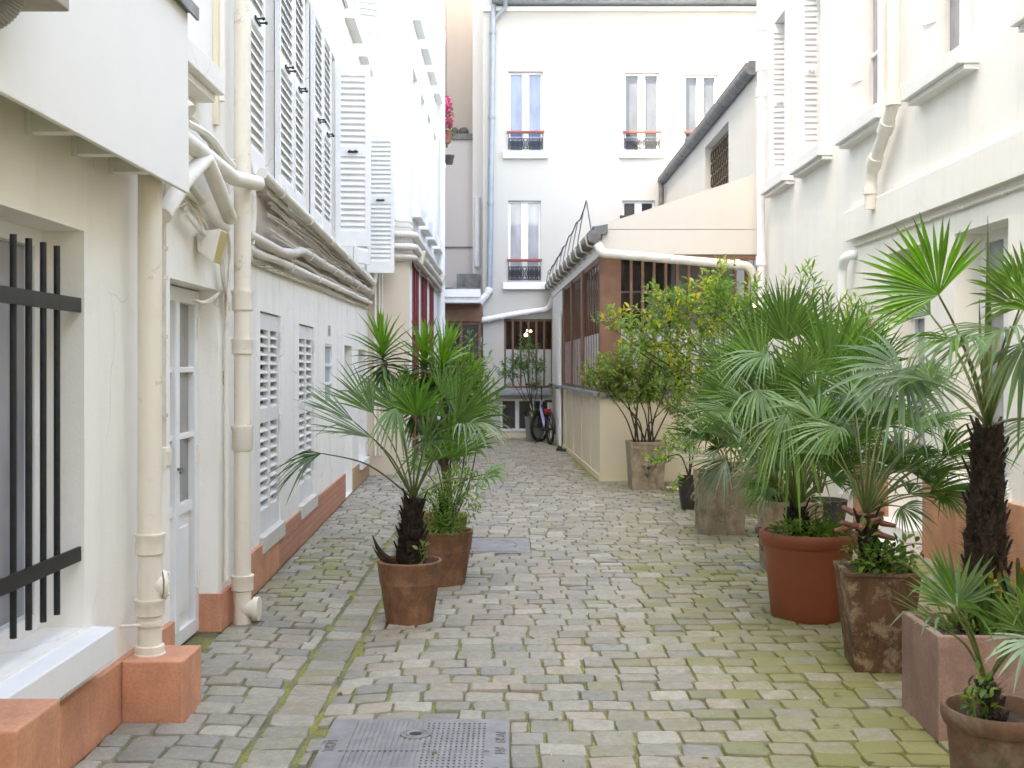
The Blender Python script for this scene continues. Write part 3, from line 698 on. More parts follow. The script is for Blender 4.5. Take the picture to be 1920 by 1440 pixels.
run((2.60, 2.70), .085, .040, 'pipeg', 'thick stained pipe in the middle of the wall pipe run', 9.6, 16.4, .004, 3, 8, start=[(7.3, .08, 2.47), (8.6, .085, 2.485), (9.2, .085, 2.54)], end=[(16.55, .1, 2.85), (16.55, .1, 3.2)])
run((2.42, 2.56), .06, .029, 'pipeo', 'lower cream pipe of the run above the louvred windows', 8.4, 16.5, .003, 4, 5, start=[(7.3, .06, 2.395), (8.0, .06, 2.40)])
run((2.50, 2.60), .04, .02, 'pipeg', 'thin dirty pipe between the two lower cream pipes', 8.4, 16.4, .008, 5, 4)
b = MB(TB)
for k in range(3): b.tube([(7.35 + .14 * i, .022 + .01 * math.sin(i * 1.1 + k * 2), 2.335 + .0022 * i + .014 * math.sin(i * .9 + k * 2.1)) for i in range(66)], .009, 6)
tag(b.build('cable_bundle', 'cable', loc=TB(7.35, .02, 2.33)), 'twisted white cables running along the bottom of the pipe run', 'cable', 'cable runs on the left wall')
b = MB(TB); rr_ = random.Random(8)
for k in range(9):
    z = 2.52 + .3 * rr_.random(); b.tube(bez([(8.0 + 1.2 * i + rr_.random() * .3, .055 + .03 * rr_.random(), z + rr_.gauss(0, .03) + .004 * i) for i in range(8)], 5), rr_.uniform(.004, .009), 5)
tag(b.build('cable_bundle', 'pipeg', loc=TB(8, .05, 2.6)), 'tangle of thin dirty cables behind the wall pipes', 'cable', 'cable runs on the left wall')
b = MB(TB); b.tube(bez([(7.28, .09, 2.98), (7.36, .1, 2.85), (7.43, .1, 2.65), (7.42, .09, 2.42)], 8), .022, 10)
for k in range(4): b.tube(bez([(7.3 + .05 * k, .05, 2.5), (7.36 + .05 * k, .07, 2.4 - .02 * k), (7.55 + .03 * k, .05, 2.33)], 6), .01, 6)
tag(b.build('wall_pipe', 'pipeo', loc=TB(7.3, .08, 2.9)), 'curved cream pipe dropping beside the tall drainpipe', 'pipe', 'pipes along the left wall')

# ------------------------------------------------------------------ C: taller building stepping out beyond B
C = thing('apartment_building', 'tall pale building stepping out behind the open shutters with dark red ground floor frames', 'building', (-1.6, 17., 0))
ZC = 13.95; YC = 24.55
hC = []
for u in (17.72, 19.25, 20.7, 22.3): hC += [(u - .42, u + .42, 4.12, 6.25, .2), (u - .42, u + .42, 7.15, 9.2, .2), (u - .42, u + .42, 10.1, 12.1, .2)]
hG = [(17.15, 18.3, .1, 3.25, .18), (18.75, 20.1, .1, 3.25, .18), (20.7, 21.8, .1, 3.2, .18)]
w = MB(TCs); w.wall(16.7, YC, 0, ZC, hC + hG); w.quad((YC, 0, 0), (YC, -.88, 0), (YC, -.88, ZC), (YC, 0, ZC)); w.quad((16.7, 0, ZC), (YC, 0, ZC), (YC, -6, ZC), (16.7, -6, ZC)); w.quad((YC, -6, 0), (16.7, -6, 0), (16.7, -6, ZC), (YC, -6, ZC))
w.T = TCf; w.wall(-2.16, -1.53, 3.2, ZC)
w.build('wall', 'whiteC', C, recalc=False)
w = MB(TCf); w.wall(-2.16, -1.53, 0, 3.2, n=.004); w.build('lower_wall', 'tan', C, recalc=False)
for hh in hC:
    f = glazed('window', C, TCs, hh[0], hh[1], hh[2], hh[3], -.19, 2, 1, .06, .05, 'curt'); sill(f, TCs, hh[0] - .1, hh[1] + .1, hh[2] - .005, .2, .13, .18, 'sill')
for hh in hG: glazed('window', C, TCs, hh[0], hh[1], hh[2], hh[3], -.05, 3, 2, .09, .06, 'greyp', 'red', solid=.9)
b = MB(TCs); b.box(22.9, 23.0, .0, .1, 0, ZC); b.box(24.3, 24.5, 0, .03, 0, ZC); b.build('wall_trim', 'paintw', C)
for z, r, m, lab in ((3.60, .045, 'pipeo', 'upper white pipe wrapping the corner of the tall pale building'), (3.42, .045, 'pipeo', 'middle white pipe wrapping the corner of the tall pale building'), (3.26, .04, 'pipeg', 'lowest grimy pipe wrapping the corner of the tall pale building')):
    pts = [(-2.05, 16.60, z), (-1.44, 16.60, z - .02)] + [(-1.44, 16.9 + i * .9, z - .04 - .005 * i) for i in range(8)]
    b = MB(); b.tube(elbow(pts, .09, 5), r, 12); tag(b.build('wall_pipe', m, loc=pts[0]), lab, 'pipe', 'pipes along the left wall')
b = MB(); rr_ = random.Random(4)
for k in range(7):
    z = 3.15 + .075 * k; b.tube(bez([(-2.0, 16.66, z + .3), (-1.7, 16.65, z + .2 + rr_.gauss(0, .03)), (-1.49, 16.66, z + .15), (-1.48, 17.2, z - .0)] + [(-1.5 + .03 * rr_.random(), 18 + .9 * i, z - .02 + rr_.gauss(0, .02)) for i in range(7)], 5), .012, 5)
tag(b.build('cable_bundle', 'pipeg', loc=(-1.5, 16.7, 3.3)), 'cables crowding round the corner of the tall pale building', 'cable', 'cable runs on the left wall')
b = MB(); b.tube([(-2.03, 16.62, .3), (-2.03, 16.62, 3.3)], .018, 8); b.tube([(-1.97, 16.64, .3), (-1.97, 16.64, 3.2)], .013, 8); b.tube([(-1.93, 16.65, .3), (-1.93, 16.65, 3.3)], .01, 8)
tag(b.build('cable_bundle', 'pipeo', loc=(-2.0, 16.62, .3)), 'three upright conduits on the tan wall behind the yucca', 'cable', 'cable runs on the left wall')
for k, (px, py, Y) in enumerate(((777, 482, 17.5), (817, 522, 22.6))):
    q = at(px, py, Y); floodlight((-1.5, Y, q.z), 1, .1 if k == 0 else .1, 'yellowed floodlight above the dark red frames' if k == 0 else 'yellowed floodlight farther along the pale wall, near the white pipes')
for k, (Y, x) in enumerate(((22.75, -1.43), (23.6, -1.46))):
    b = MB(); b.tube([(x, Y, 0), (x, Y, ZC)], .05, 10)
    for z in (2.5, 5.8, 8.5): b.tube([(x, Y, z), (x, Y, z + .12)], .062, 10)
    tag(b.build('drainpipe', 'pipew', loc=(x, Y, 0)), ('white drainpipe on the tall pale building nearer the red frames', 'white drainpipe at the far end of the tall pale building')[k], 'drainpipe')
# flower pots hung at the far end of C
def hangpot(px, py, Y, r, label, m, flowers, seed):
    q = at(px, py, Y); b = MB(); b.lathe([(0, 0), (r * .7, 0), (r, r * 1.5), (r * 1.08, r * 1.5), (r * 1.08, r * 1.7), (r * .9, r * 1.7), (0, r * 1.4)], (q.x, q.y, q.z), 14)
    tag(b.build('flower_pot', m, loc=q), label, 'flower pot')
    return q
# ------------------------------------------------------------------ D: recessed block between C and E
D = thing('apartment_building', 'narrow recessed grey beige building in the gap left of the white back facade', 'building', (-1.5, 26, 0))
def xz(px, py, Y): q = at(px, py, Y); return q.x, q.z
b = MB(); b.box(-4.5, -.3, 30, 34, 0, 15); b.build('wall', 'beige', D)
b = MB(); b.box(-7.5, -1.75, 24.57, 29.99, 0, 14.2); b.build('sun_blocker', 'beige', D)  # unseen block added to keep the sun off the recess wall
xr = at(888, 0, 27.5).x; zt = at(0, 262, 27.5).z
b = MB(); b.box(-1.745, xr, 27.5, 29.95, 0, zt); b.build('lower_wall', 'grey', D)
b = MB(); b.box(-1.74, xr + .0, 27.44, 29.96, zt, zt + .14); b.build('coping', 'zincd', D)
b = MB(); b.box(-1.74, xr, 27.46, 27.499, at(0, 465, 27.5).z, at(0, 465, 27.5).z + .03); b.build('string_course', 'zincd', D)
b = MB(); b.box(xr + .01, -.64, 26.6, 29.9, 0, 15); b.build('pier', 'beige', D)
xa, za = xz(826, 545, 24.9); xb, zb = xz(903, 568, 24.9)
b = MB(); b.box(-1.62, xb - .02, 24.75, 27.4, zb, za); b.box(-1.62, xb - .02, 24.70, 24.76, zb + .12, za + .02); b.build('canopy', 'pipew', D)
b = MB(); b.box(-1.6, xb - .04, 24.8, 27.4, za + .005, za + .06); b.box(-1.3, -.75, 26.4, 27.3, za + .06, za + .5); b.build('canopy_roof', 'zincd', D)
zc = at(0, 603, 25.2).z
b = MB(); b.box(-1.62, -.68, 25.2, 25.4, zc, zb - .005); b.build('fascia', 'brown', D)
T_ = lambda u, n, z: (u, 25.3 - n, z)
glazed('door', D, T_, -1.6, -.70, .02, zc - .005, .0, 2, 3, .06, .05, 'darkp', 'brown', mull=.06)
b = MB(); b.tube([(-.82, 26.5, at(0, 500, 26.5).z), (-.82, 26.5, at(0, 370, 26.5).z)], .07, 10); tag(b.build('drainpipe', 'pipew', loc=(-.82, 26.5, 4)), 'short white pipe on the beige pier above the canopy', 'drainpipe')
b = MB(); rr_ = random.Random(3)
q = at(852, 245, 27.45); b.sphere((q.x, 27.6, q.z - .02), (.1, .1, .14), 9, 6); b.sphere((q.x + .22, 27.6, q.z), (.13, .1, .12), 9, 6)
tag(b.build('bag', 'cabled', loc=(q.x, 27.6, q.z)), 'dark blue grey lumpy bundle lying on the wall coping in the gap', 'bag')

# pink flowers and pots hung at the end of C
def flower_pot(px, py, Y, r, label, pot_m):
    q = at(px, py, Y); o = Vector((q.x, Y, q.z))
    t = thing('flower_pot', label, 'flower pot', o)
    b = MB(); b.lathe([(0, 0), (r * .7, 0), (r, r * 1.5), (r * 1.1, r * 1.5), (r * 1.1, r * 1.75), (r * .9, r * 1.75), (0, r * 1.4)], o, 14); b.build('pot', pot_m, t)
    b = MB(); b.box(-1.62, o.x, Y - .01, Y + .01, o.z + r * 1.2, o.z + r * 1.28); b.build('bracket', 'black', t)
    return o
o1 = flower_pot(837, 268, 24.3, .13, 'terracotta pot of pink flowers hung at the end of the tall pale building', 'pot')
o2 = flower_pot(842, 308, 24.2, .11, 'small dark pot hung below the pink flowers', 'darkpot')
def blob_leaves(b, c, rad, k, size, tints, r, up=.3, narrow=.42):
    """leaves scattered through an ellipsoid"""
    for _ in range(k):
        while True:
            p = Vector((r.uniform(-1, 1), r.uniform(-1, 1), r.uniform(-1, 1)))
            if p.length <= 1: break
        q = Vector((c[0] + p.x * rad[0], c[1] + p.y * rad[1], c[2] + p.z * rad[2]))
        d = (p + Vector((r.gauss(0, .5), r.gauss(0, .5), r.gauss(up, .5)))).normalized()
        leaf(b, q, d, size * r.uniform(.6, 1.3), narrow, r.choice(tints), r)
def leaf(b, p, d, L, narrow, c, r, bend=.25):
    s = d.cross(Vector((r.gauss(0, .4), r.gauss(0, .4), 1))); s = s.normalized() if s.length > 1e-4 else Vector((1, 0, 0))
    n = s.cross(d); w = L * narrow * .5; k = r.uniform(.8, 1.25); c = tuple(min(1, x * k) for x in c)
    m1 = p + d * L * .4 - n * L * .02; m2 = p + d * L * .75 - n * L * bend * .35; t = p + d * L - n * L * bend
    b.add([tuple(p), tuple(m1 + s * w + n * w * .35), tuple(m1), tuple(m1 - s * w + n * w * .35), tuple(m2 + s * w * .75 + n * w * .2), tuple(m2), tuple(m2 - s * w * .75 + n * w * .2), tuple(t)],
          [(0, 1, 2), (0, 2, 3), (1, 4, 5, 2), (2, 5, 6, 3), (4, 7, 5), (5, 7, 6)], True, c)
r_ = random.Random(21)
fl = thing('flowering_plant', 'trailing bright pink flowers in the hanging terracotta pot', 'flowers', o1 + Vector((0, 0, .2)))
b = MB(); blob_leaves(b, (o1.x - .05, 24.3, o1.z + .5), (.17, .2, .55), 260, .09, [(.65, .07, .28), (.75, .12, .35), (.6, .05, .22)], r_, .2, .8); b.build('blossom', 'petal', fl, recalc=False)
b = MB(); blob_leaves(b, (o1.x - .03, 24.3, o1.z + .4), (.14, .18, .42), 170, .09, [(.06, .12, .03), (.1, .15, .04)], r_, .2, .5); b.build('foliage', 'leaf', fl, recalc=False)

# ------------------------------------------------------------------ E: white back facade
E = thing('apartment_building', 'white back facade with ornate iron window railings, half of it in bright sun', 'building', (1.5, YE, 0))
def ex(px): return (px - 960) / FPX * YE
def ez(py): return EYE - (py - HZ) / FPX * YE
Ew = [(ex(953), ex(1018), ez(285), ez(134), 'bluep', 1), (ex(1170), ex(1237), ez(284), ez(136), 'sunp', 2), (ex(1283), ex(1345), ez(284), ez(139), 'sunp', 3),
      (ex(953), ex(1014), ez(530), ez(376), 'greyp', 1), (ex(1167), ex(1228), ez(530), ez(376), 'darkp', 0)]
gw = (ex(945), ex(1037), ez(728), ez(598), .12); lw = (ex(938), ex(1029), ez(808), ez(748), .1)
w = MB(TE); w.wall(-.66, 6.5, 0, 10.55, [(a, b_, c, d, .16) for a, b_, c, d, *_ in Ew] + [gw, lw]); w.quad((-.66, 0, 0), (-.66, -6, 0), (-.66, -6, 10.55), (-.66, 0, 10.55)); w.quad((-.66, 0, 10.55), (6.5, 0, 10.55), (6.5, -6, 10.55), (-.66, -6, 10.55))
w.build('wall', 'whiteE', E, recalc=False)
b = MB(TE); b.box(-.66, 6.5, .002, .08, ez(22), ez(14)); b.build('cornice', 'paintw', E)
b = MB(TE); b.box(-.45, 6.5, -.3, .36, ez(11), ez(11) + .03); b.hexa([(-.45, .3, ez(10)), (6.5, .3, ez(10)), (6.5, .42, ez(10)), (-.45, .42, ez(10)), (-.45, .3, ez(0)), (6.5, .3, ez(0)), (6.5, .42, ez(0)), (-.45, .42, ez(0))])
for k in range(14): b.box(-.3 + k * .5, -.28 + k * .5, .42, .43, ez(10), ez(0))
b.build('gutter', 'zinc', E)
def railing(f, T, ua, ub, z0, z1, n, post=None):
    b = MB(T); b.box(ua, ub, n, n + .015, z0, z0 + .015); b.box(ua, ub, n, n + .015, z1 - .17, z1 - .155); b.box(ua, ub, n, n + .015, z1 - .05, z1 - .035)
    mid = (ua + ub) / 2
    for u in (ua, mid - .07, mid + .07, ub - .012): b.box(u, u + .012, n, n + .014, z0, z1 - .035)
    zc = (z0 + z1 - .16) / 2; h = (z1 - .16 - z0) / 2
    for (a, c) in ((ua, mid - .07), (mid - .07, mid + .07), (mid + .07, ub)):
        k = 3 if c - a > .2 else 1
        for i in range(k):
            cx = a + (c - a) * (i + .5) / k; rx = (c - a) / k * .45
            for q in (1., .55):
                b.tube([(cx + rx * q * math.cos(t * .5236), n + .007, zc + h * .95 * q * math.sin(t * .5236)) for t in range(13)], .009, 4, False)
            for s_ in (-1, 1): b.tube([(cx - rx, n + .007, zc - s_ * h), (cx, n + .007, zc), (cx + rx, n + .007, zc + s_ * h)], .008, 4, False)
    o = b.build('railing', 'rail', f)
    b = MB(T); b.box(ua - .03, ub + .03, n - .012, n + .03, z1 - .033, z1 + .012); b.build('handrail', 'redrail', f)
for i, (a, b_, c, d, pm, _) in enumerate(Ew):
    f = glazed('window', E, TE, a, b_, c + .01, d, -.15, 2, 1, .05, .05, pm, mull=.16)
    sill(f, TE, a - .12, b_ + .12, c + .005, .16, .10, .14, 'paintw')
    railing(f, TE, a - .0, b_ + .0, c + .06, ez(247 if i < 3 else 487), .03)
    if pm == 'curt':
        cb_ = MB(TE)
        for k in range(5): u = a + .10 + k * .045; cb_.tube([(u, -.128, c + .1), (u + .02 * math.sin(k), -.128, d - .1)], .024, 6)
        cb_.build('curtain', 'paintw', f)
# ground floor brown window with a lit room behind
f = MB(TE); a, b_, c, d, _ = gw
f.box(a, b_, -.1, -.04, d - .05, d); f.box(a, b_, -.1, -.04, c, c + .05)
n_ = 6
for i in range(n_ + 1):
    u = a + (b_ - a - .045) * i / n_; f.box(u, u + .045, -.098, -.03, c + .05, d - .05)
f = f.build('window', 'brown', E)
zf = ez(655)
g = MB(TE); g.quad((a, -.07, zf), (b_, -.07, zf), (b_, -.07, d), (a, -.07, d)); g.build('pane', 'clear', f, recalc=False)
g = MB(TE); g.quad((a, -.071, c), (b_, -.071, c), (b_, -.071, zf), (a, -.071, zf)); g.build('frosted_pane', 'frostg', f, recalc=False)
rm = MB(TE); rm.box(a - .2, b_ + .2, -2.2, -.125, c - .1, d + .12); rm_o = rm.build('room', 'browni', E, recalc=False)
# open its front
bm = bmesh.new(); bm.from_mesh(rm_o.data); bm.faces.ensure_lookup_table()
bmesh.ops.delete(bm, geom=[fa for fa in bm.faces if all(abs(v.co.y - min(w_.co.y for w_ in bm.verts)) < 1e-4 for v in fa.verts)], context='FACES'); bm.to_mesh(rm_o.data); bm.free()
for k, (px, py, s) in enumerate(((986, 628, .042), (989, 620, .024), (995, 621, .028))):
    q = at(px, py, YE + .9); t = thing('pendant_lamp', ('biggest glowing bulb behind the brown back window', 'small glowing bulb, middle of three behind the brown back window', 'small glowing bulb, rightmost of three behind the brown back window')[k], 'lamp', q, 'bulbs behind the brown back window')
    b = MB(); b.sphere(q, s, 10, 8); b.build('bulb', 'bulb', t); b = MB(); b.tube([(q.x, q.y, q.z + s), (q.x, q.y, ez(598) + .1)], .006, 5); b.build('cord', 'black', t)
b = MB(TE); b.hexa([(a - .2, 0, c - .13), (b_ + .1, 0, c - .13), (b_ + .1, .24, c - .15), (a - .2, .24, c - .15), (a - .2, 0, c - .01), (b_ + .1, 0, c - .01), (b_ + .1, .24, c - .1), (a - .2, .24, c - .1)]); b.build('zinc_ledge', 'zinc', E)
f = glazed('window', E, TE, lw[0], lw[1], lw[2], lw[3], -.09, 3, 1, .05, .05, 'darkp', 'pipew', mull=.09)
b = MB(TE); b.box(-.64, .9, -.05, .03, 0, ez(812)); b.build('plinth', 'cream2', E)
# drainpipe blue-grey above, white below; white branch pipes
b = MB(); P = lambda px, py, n=.1: (ex(px) , YE - n, ez(py))
b.tube(elbow([P(927, -30), P(925, 30), P(918, 540)], .1), .062, 12)
for py in (60, 218, 378): b.tube([P(924.5 - (py - 40) * .012, py), P(924.4 - (py - 40) * .012, py + 6)], .08, 12)
b.tube(elbow([P(948, 8, .36), P(948, 20, .2), P(928, 38)], .15), .05, 10)
dp = b.build('drainpipe', 'zincb', loc=P(918, 540)); tag(dp, 'blue grey drainpipe down the left edge of the white back facade', 'drainpipe')
b = MB(); b.tube(elbow([P(919, 540), P(914, 552), P(900, 566), P(896, 585), P(895, 812)], .15), .075, 12)
for pa, pb in ((P(918, 541), P(916, 549)), (P(897, 580), P(896, 590)), (P(896, 632), P(896, 642))): b.tube([pa, pb], .095, 12)
b.tube(elbow([P(897, 602), P(960, 590), P(1028, 580), P(1036, 560, .2)], .15), .062, 12)
for x in (915, 940, 985): b.tube([P(x, 602 - (x - 897) * .17), P(x + 4, 601.4 - (x - 897) * .17)], .075, 12)
tag(b.build('drainpipe', 'pipew', loc=P(895, 812)), 'white drainpipe with a long sloping branch, low on the back facade', 'drainpipe')

# ------------------------------------------------------------------ F: glasshouse with brown steel frames
Fh = thing('glasshouse', 'low cream annex with brown steel glazing bars and a ribbed gutter', 'glasshouse', (1.3, 16, 0))
ZL, ZE_ = 1.21, 3.16
w = MB(TGl); w.wall(15.8, 25.45, 0, ZL); w.T = TGf; w.wall(1.24, 3.5, 0, ZL); w.build('low_wall', 'cream2', Fh, recalc=False)
b = MB(TGl); b.box(15.78, 24.0, .0, .012, 0, .09)
for u in (17.0, 18.4, 19.9, 21.6): b.box(u, u + .05, 0, .012, .09, ZL - .03)
b.build('panel_trim', 'cream2', Fh)
b = MB(TGl); b.box(15.72, 25.4, -.05, .09, ZL, ZL + .045); b.T = TGf; b.box(1.2, 3.48, -.04, .075, ZL + .002, ZL + .042); b.build('zinc_ledge', 'zinc', Fh)
# corner post + posts
def frost_split(T, ua, ub, z0, z1, zs, par, n=-.03):
    g = MB(T); g.quad((ua, n, zs), (ub, n, zs), (ub, n, z1), (ua, n, z1)); g.build('pane', 'clear', par, recalc=False)
    g = MB(T); g.quad((ua, n - .001, z0), (ub, n - .001, z0), (ub, n - .001, zs), (ua, n - .001, zs)); g.build('frosted_pane', 'frost', par, recalc=False)
b = MB(); b.box(1.245, 1.42, 15.79, 15.94, ZL + .05, ZE_ + .05); b.box(1.42, 1.50, 15.80, 15.9, ZL + .05, ZE_); b.build('corner_post', 'brown', Fh)
k_ = 0
for ua, ub in ((16.0, 18.15), (18.45, 20.2), (20.4, 22.0)):
    fb = MB(TGl); fb.box(ua, ub, -.07, -.01, ZE_ - .04, ZE_ + .02); fb.box(ua, ub, -.07, -.01, ZL + .05, ZL + .1)
    nb = 6
    for i in range(nb + 1): u = ua + (ub - ua - .022) * i / nb; fb.box(u, u + .022, -.03, -.005, ZL + .1, ZE_ - .04)
    ff = fb.build('window', 'brown', Fh); frost_split(TGl, ua, ub, ZL + .06, ZE_, 2.1, ff, -.015)
b = MB(TGl); b.box(18.15, 18.45, -.1, .02, ZL + .05, ZE_); b.box(20.2, 20.4, -.1, .02, ZL + .05, ZE_); b.box(22.0, 22.3, -.1, .02, ZL + .05, ZE_); b.build('post', 'brown', Fh)
b = MB(TGl); b.box(22.3, 25.44, -.1, .0, ZL + .045, ZE_ + .02); b.box(15.8, 25.44, -.1, .02, ZE_ + .021, 3.4); b.build('fascia', 'cream', Fh)
# white door leaf standing open on the left face
b = MB(TGl); b.box(22.35, 23.25, .03, .075, .04, 2.72)
for z0, z1 in ((.15, .5), (.6, 1.2), (1.35, 2.6)): b.box(22.45, 23.15, .075, .085, z0, z1)
dl = b.build('door', 'paintw', Fh, bevel=.004)
b = MB(TGl); b.tube([(22.45, .075, 1.2), (22.45, .13, 1.2), (22.6, .135, 1.2)], .012, 6); b.build('handle', 'black', dl)
# front glazing
fb = MB(TGf); fb.box(1.5, 3.5, -.07, .0, ZE_ - .03, ZE_ + .03); fb.box(1.5, 3.5, -.07, .0, ZL + .045, ZL + .1); nb = 12
for i in range(nb + 1): u = 1.5 + (1.955) * i / nb; fb.box(u, u + .038, -.065, .004, ZL + .1, ZE_ - .03)
ff = fb.build('window', 'brown', Fh); frost_split(TGf, 1.5, 3.5, ZL + .06, ZE_, 2.15, ff)
# inside: back wall, floor, pale boards added to imitate reflections in the glazing
b = MB(); b.box(1.7, 3.44, 17.6, 17.65, 0, 4.0); b.build('inner_wall', 'browni', Fh)
b = MB(); b.box(1.62, 2.4, 17.3, 17.34, 2.76, 2.79); b.box(1.62, 2.6, 17.3, 17.34, 2.5, 2.52); b.box(2.45, 3.44, 17.2, 17.25, 2.2, 3.3); b.box(2.1, 2.4, 17.2, 17.25, 2.2, 2.7); b.build('reflection_board', 'frost', Fh)
b = MB(); b.box(1.3, 3.44, 15.99, 17.6, -.0, .02); b.box(1.28, 1.3, 20, 25, 0, .02); b.build('inner_floor', 'browni', Fh)
b = MB(); b.box(1.5, 1.54, 17.9, 25, .0, 3.3); b.build('inner_wall', 'browni', Fh)
# lintel, gable and roof
zr = lambda px, py: EYE - (py - HZ) / FPX * 15.8
b = MB(TGf); b.box(1.27, 3.5, -.1, .012, ZE_ + .04, 3.88 - .33); b.build('lintel', 'gable', Fh, bevel=.004)
b = MB(TGf); b.poly_prism([(1.27, 3.56), (3.5, 3.56), (3.5, 4.36), (1.27, 3.62 + .0)], -.08, .006); b.build('gable', 'gable', Fh)
b = MB(); b.hexa([(1.22, 15.81, 3.57), (3.45, 15.81, 4.31), (3.45, 25.4, 4.31), (.86, 25.4, 3.57), (1.22, 15.81, 3.60), (3.45, 15.81, 4.34), (3.45, 25.4, 4.34), (.86, 25.4, 3.60)])
b.build('roof', 'zinc', Fh)
# ribbed gutter and tile ends along the left eave
b = MB(TGl)
pts = [(15.66 + i * .06, .09, 3.44) for i in range(163)]
b.tube(pts, [.085 + (.01 if i % 5 == 0 else 0) for i in range(163)], 12)
for i in range(80): b.hexa([(15.7 + i * .12, -.1, 3.5), (15.8 + i * .12, -.1, 3.5), (15.8 + i * .12, .06, 3.46), (15.7 + i * .12, .06, 3.46), (15.7 + i * .12, -.1, 3.62), (15.8 + i * .12, -.1, 3.62), (15.8 + i * .12, .1, 3.58 + .02 * (i % 2)), (15.7 + i * .12, .1, 3.58 + .02 * (i % 2))])
b.build('gutter', 'zincd', Fh)
b = MB(TGl)
for i in range(11): u = 15.9 + i * .85; b.tube(elbow([(u, -.0, 3.3), (u, .17, 3.34), (u, .2, 3.48)], .03), .012, 6)
b.build('gutter_bracket', 'cream2', Fh)
b = MB(TGl); cpt = []
for i in range(50):
    f_ = i / 49; cpt.append((15.8 + 9.4 * f_, .1 + .03 * math.sin(i), 3.62 + (.30 * (1 - f_) * abs(math.sin(f_ * 9.4)) + .05)))
b.tube([(16.0, .1, 3.56), (16.6, .11, 4.08)] + [(16.8 + 8.2 * i / 12, .12, 4.0 - .3 * (i / 12) - .06 * (i % 2)) for i in range(13)], .011, 6)
for i in range(9): u = 17 + i * .9; b.tube(bez([(u, .12, 3.96 - .03 * i), (u + .1, .16, 3.7), (u + .05, .2, 3.45), (u - .1, .14, 3.32)], 5), .009, 5)
tag(b.build('cable', 'cabled', loc=TGl(16.6, .1, 4)), 'loose dark cable looping above the ribbed gutter of the glasshouse', 'cable')
b = MB(TGf); b.tube(elbow([(1.20, .18, 3.32), (1.24, .22, 3.2), (3.28, .22, 3.02), (3.36, .2, 2.9), (3.40, .2, 2.6)], .12), .065, 14)
b.tube([(3.1, .22, 3.036), (3.16, .22, 3.03)], .08, 12)
tag(b.build('drainpipe', 'pipeo', loc=TGf(1.24, .2, 3.2)), 'cream pipe sloping across the front of the glasshouse to the right wall', 'drainpipe')
q = at(1413, 573, 16.6); t = thing('pendant_lamp', 'glowing bulb behind the glasshouse front, above the shrubs', 'lamp', q); b = MB(); b.sphere(q, .035, 10, 7); b.build('bulb', 'bulb', t); b = MB(); b.tube([(q.x, q.y, q.z), (q.x, q.y, 3.5)], .006, 5); b.build('cord', 'black', t)

# ------------------------------------------------------------------ G: taller annex behind, with eave gutter
G = thing('annex_building', 'narrow cream annex with a dark sloping eave gutter behind the glasshouse roof', 'building', (3.46, 20, 0))
hx = (17.9, 20.1, 4.2, 5.55, .15)
w = MB(TX); w.wall(15.9, YE - .01, 3.3, 5.82, [hx]); w.quad((15.9, 0, 3.3), (15.9, -.04, 3.3), (15.9, -.04, 5.82), (15.9, 0, 5.82)); w.build('wall', 'gable', G, recalc=False)
b = MB(TX); b.quad((hx[0], -.14, hx[2]), (hx[1], -.14, hx[2]), (hx[1], -.14, hx[3]), (hx[0], -.14, hx[3])); gw_ = b.build('window', 'gap', G, recalc=False)
b = MB(TX)
for i in range(9):
    for j in range(6): u = 18. + i * .24; z = 4.25 + j * .22; b.tube([(u + .1 * math.cos(t * .785), -.1, z + .1 * math.sin(t * .785)) for t in range(9)], .012, 4, False)
b.build('window_grille', 'stem', gw_)
b = MB(TX); b.tube([(15.8 + .06 * i, .07, 5.84) for i in range(161)], [.095 + (.011 if i % 7 == 0 else 0) for i in range(161)], 10); b.box(15.85, YE - .02, -.4, .03, 5.80, 5.86); b.build('gutter', 'zincd', G)
b = MB(); b.hexa([(3.3, 15.85, 5.87), (5.5, 15.85, 6.4), (5.5, 25.4, 6.4), (3.3, 25.4, 5.87), (3.3, 15.85, 5.92), (5.5, 15.85, 6.45), (5.5, 25.4, 6.45), (3.3, 25.4, 5.92)]); b.build('roof', 'zincd', G)
b = MB(TX); b.tube([(25.2, .1, 3.4), (25.2, .1, 5.8)], .06, 8); b.build('gutter_pipe', 'zincd', G)

# ------------------------------------------------------------------ H: right building
Hb = thing('apartment_building', 'white rendered building along the right side with narrow shuttered windows and an orange plinth', 'building', (3.5, 8, 0))
HT = 7.15
hu = [(13.98, 14.98, 4.06, 6.2), (12.35, 13.4, 4.06, 6.2), (10.42, 11.5, 4.04, 6.2), (8.5, 9.5, 4.02, 6.2), (6.4, 7.4, 4.02, 6.2), (4.3, 5.3, 4.02, 6.2)]
hl = [(9.5, 10.4, .02, 2.66, .27), (7.9, 8.86, .73, 2.66, .27), (5.9, 6.9, .73, 2.66, .27)]
w = MB(TH); w.wall(-9, 15.79, 0, HT, [(*h, .22) for h in hu] + hl); w.quad((-9, 0, HT), (15.79, 0, HT), (15.79, -7, HT), (-9, -7, HT)); w.quad((-9, -7, 0), (15.79, -7, 0), (15.79, -7, HT), (-9, -7, HT)); w.quad((-9, 0, 0), (-9, -7, 0), (-9, -7, HT), (-9, 0, HT)); w.quad((15.79, 0, 5.5), (15.79, -7, 5.5), (15.79, -7, HT), (15.79, 0, HT)); w.quad((15.79, 0, 0), (15.79, -.2, 0), (15.79, -.2, 6), (15.79, 0, 6))
w.build('wall', 'whiteH', Hb, recalc=False)
b = MB(TH)
for a, c in ((-9, 7.9), (7.9, 9.48), (10.42, 11.4)): b.box(a + .001, c - .001, -.05, .03, 0, .66)
b.build('plinth', 'terraH', Hb, bevel=.006)
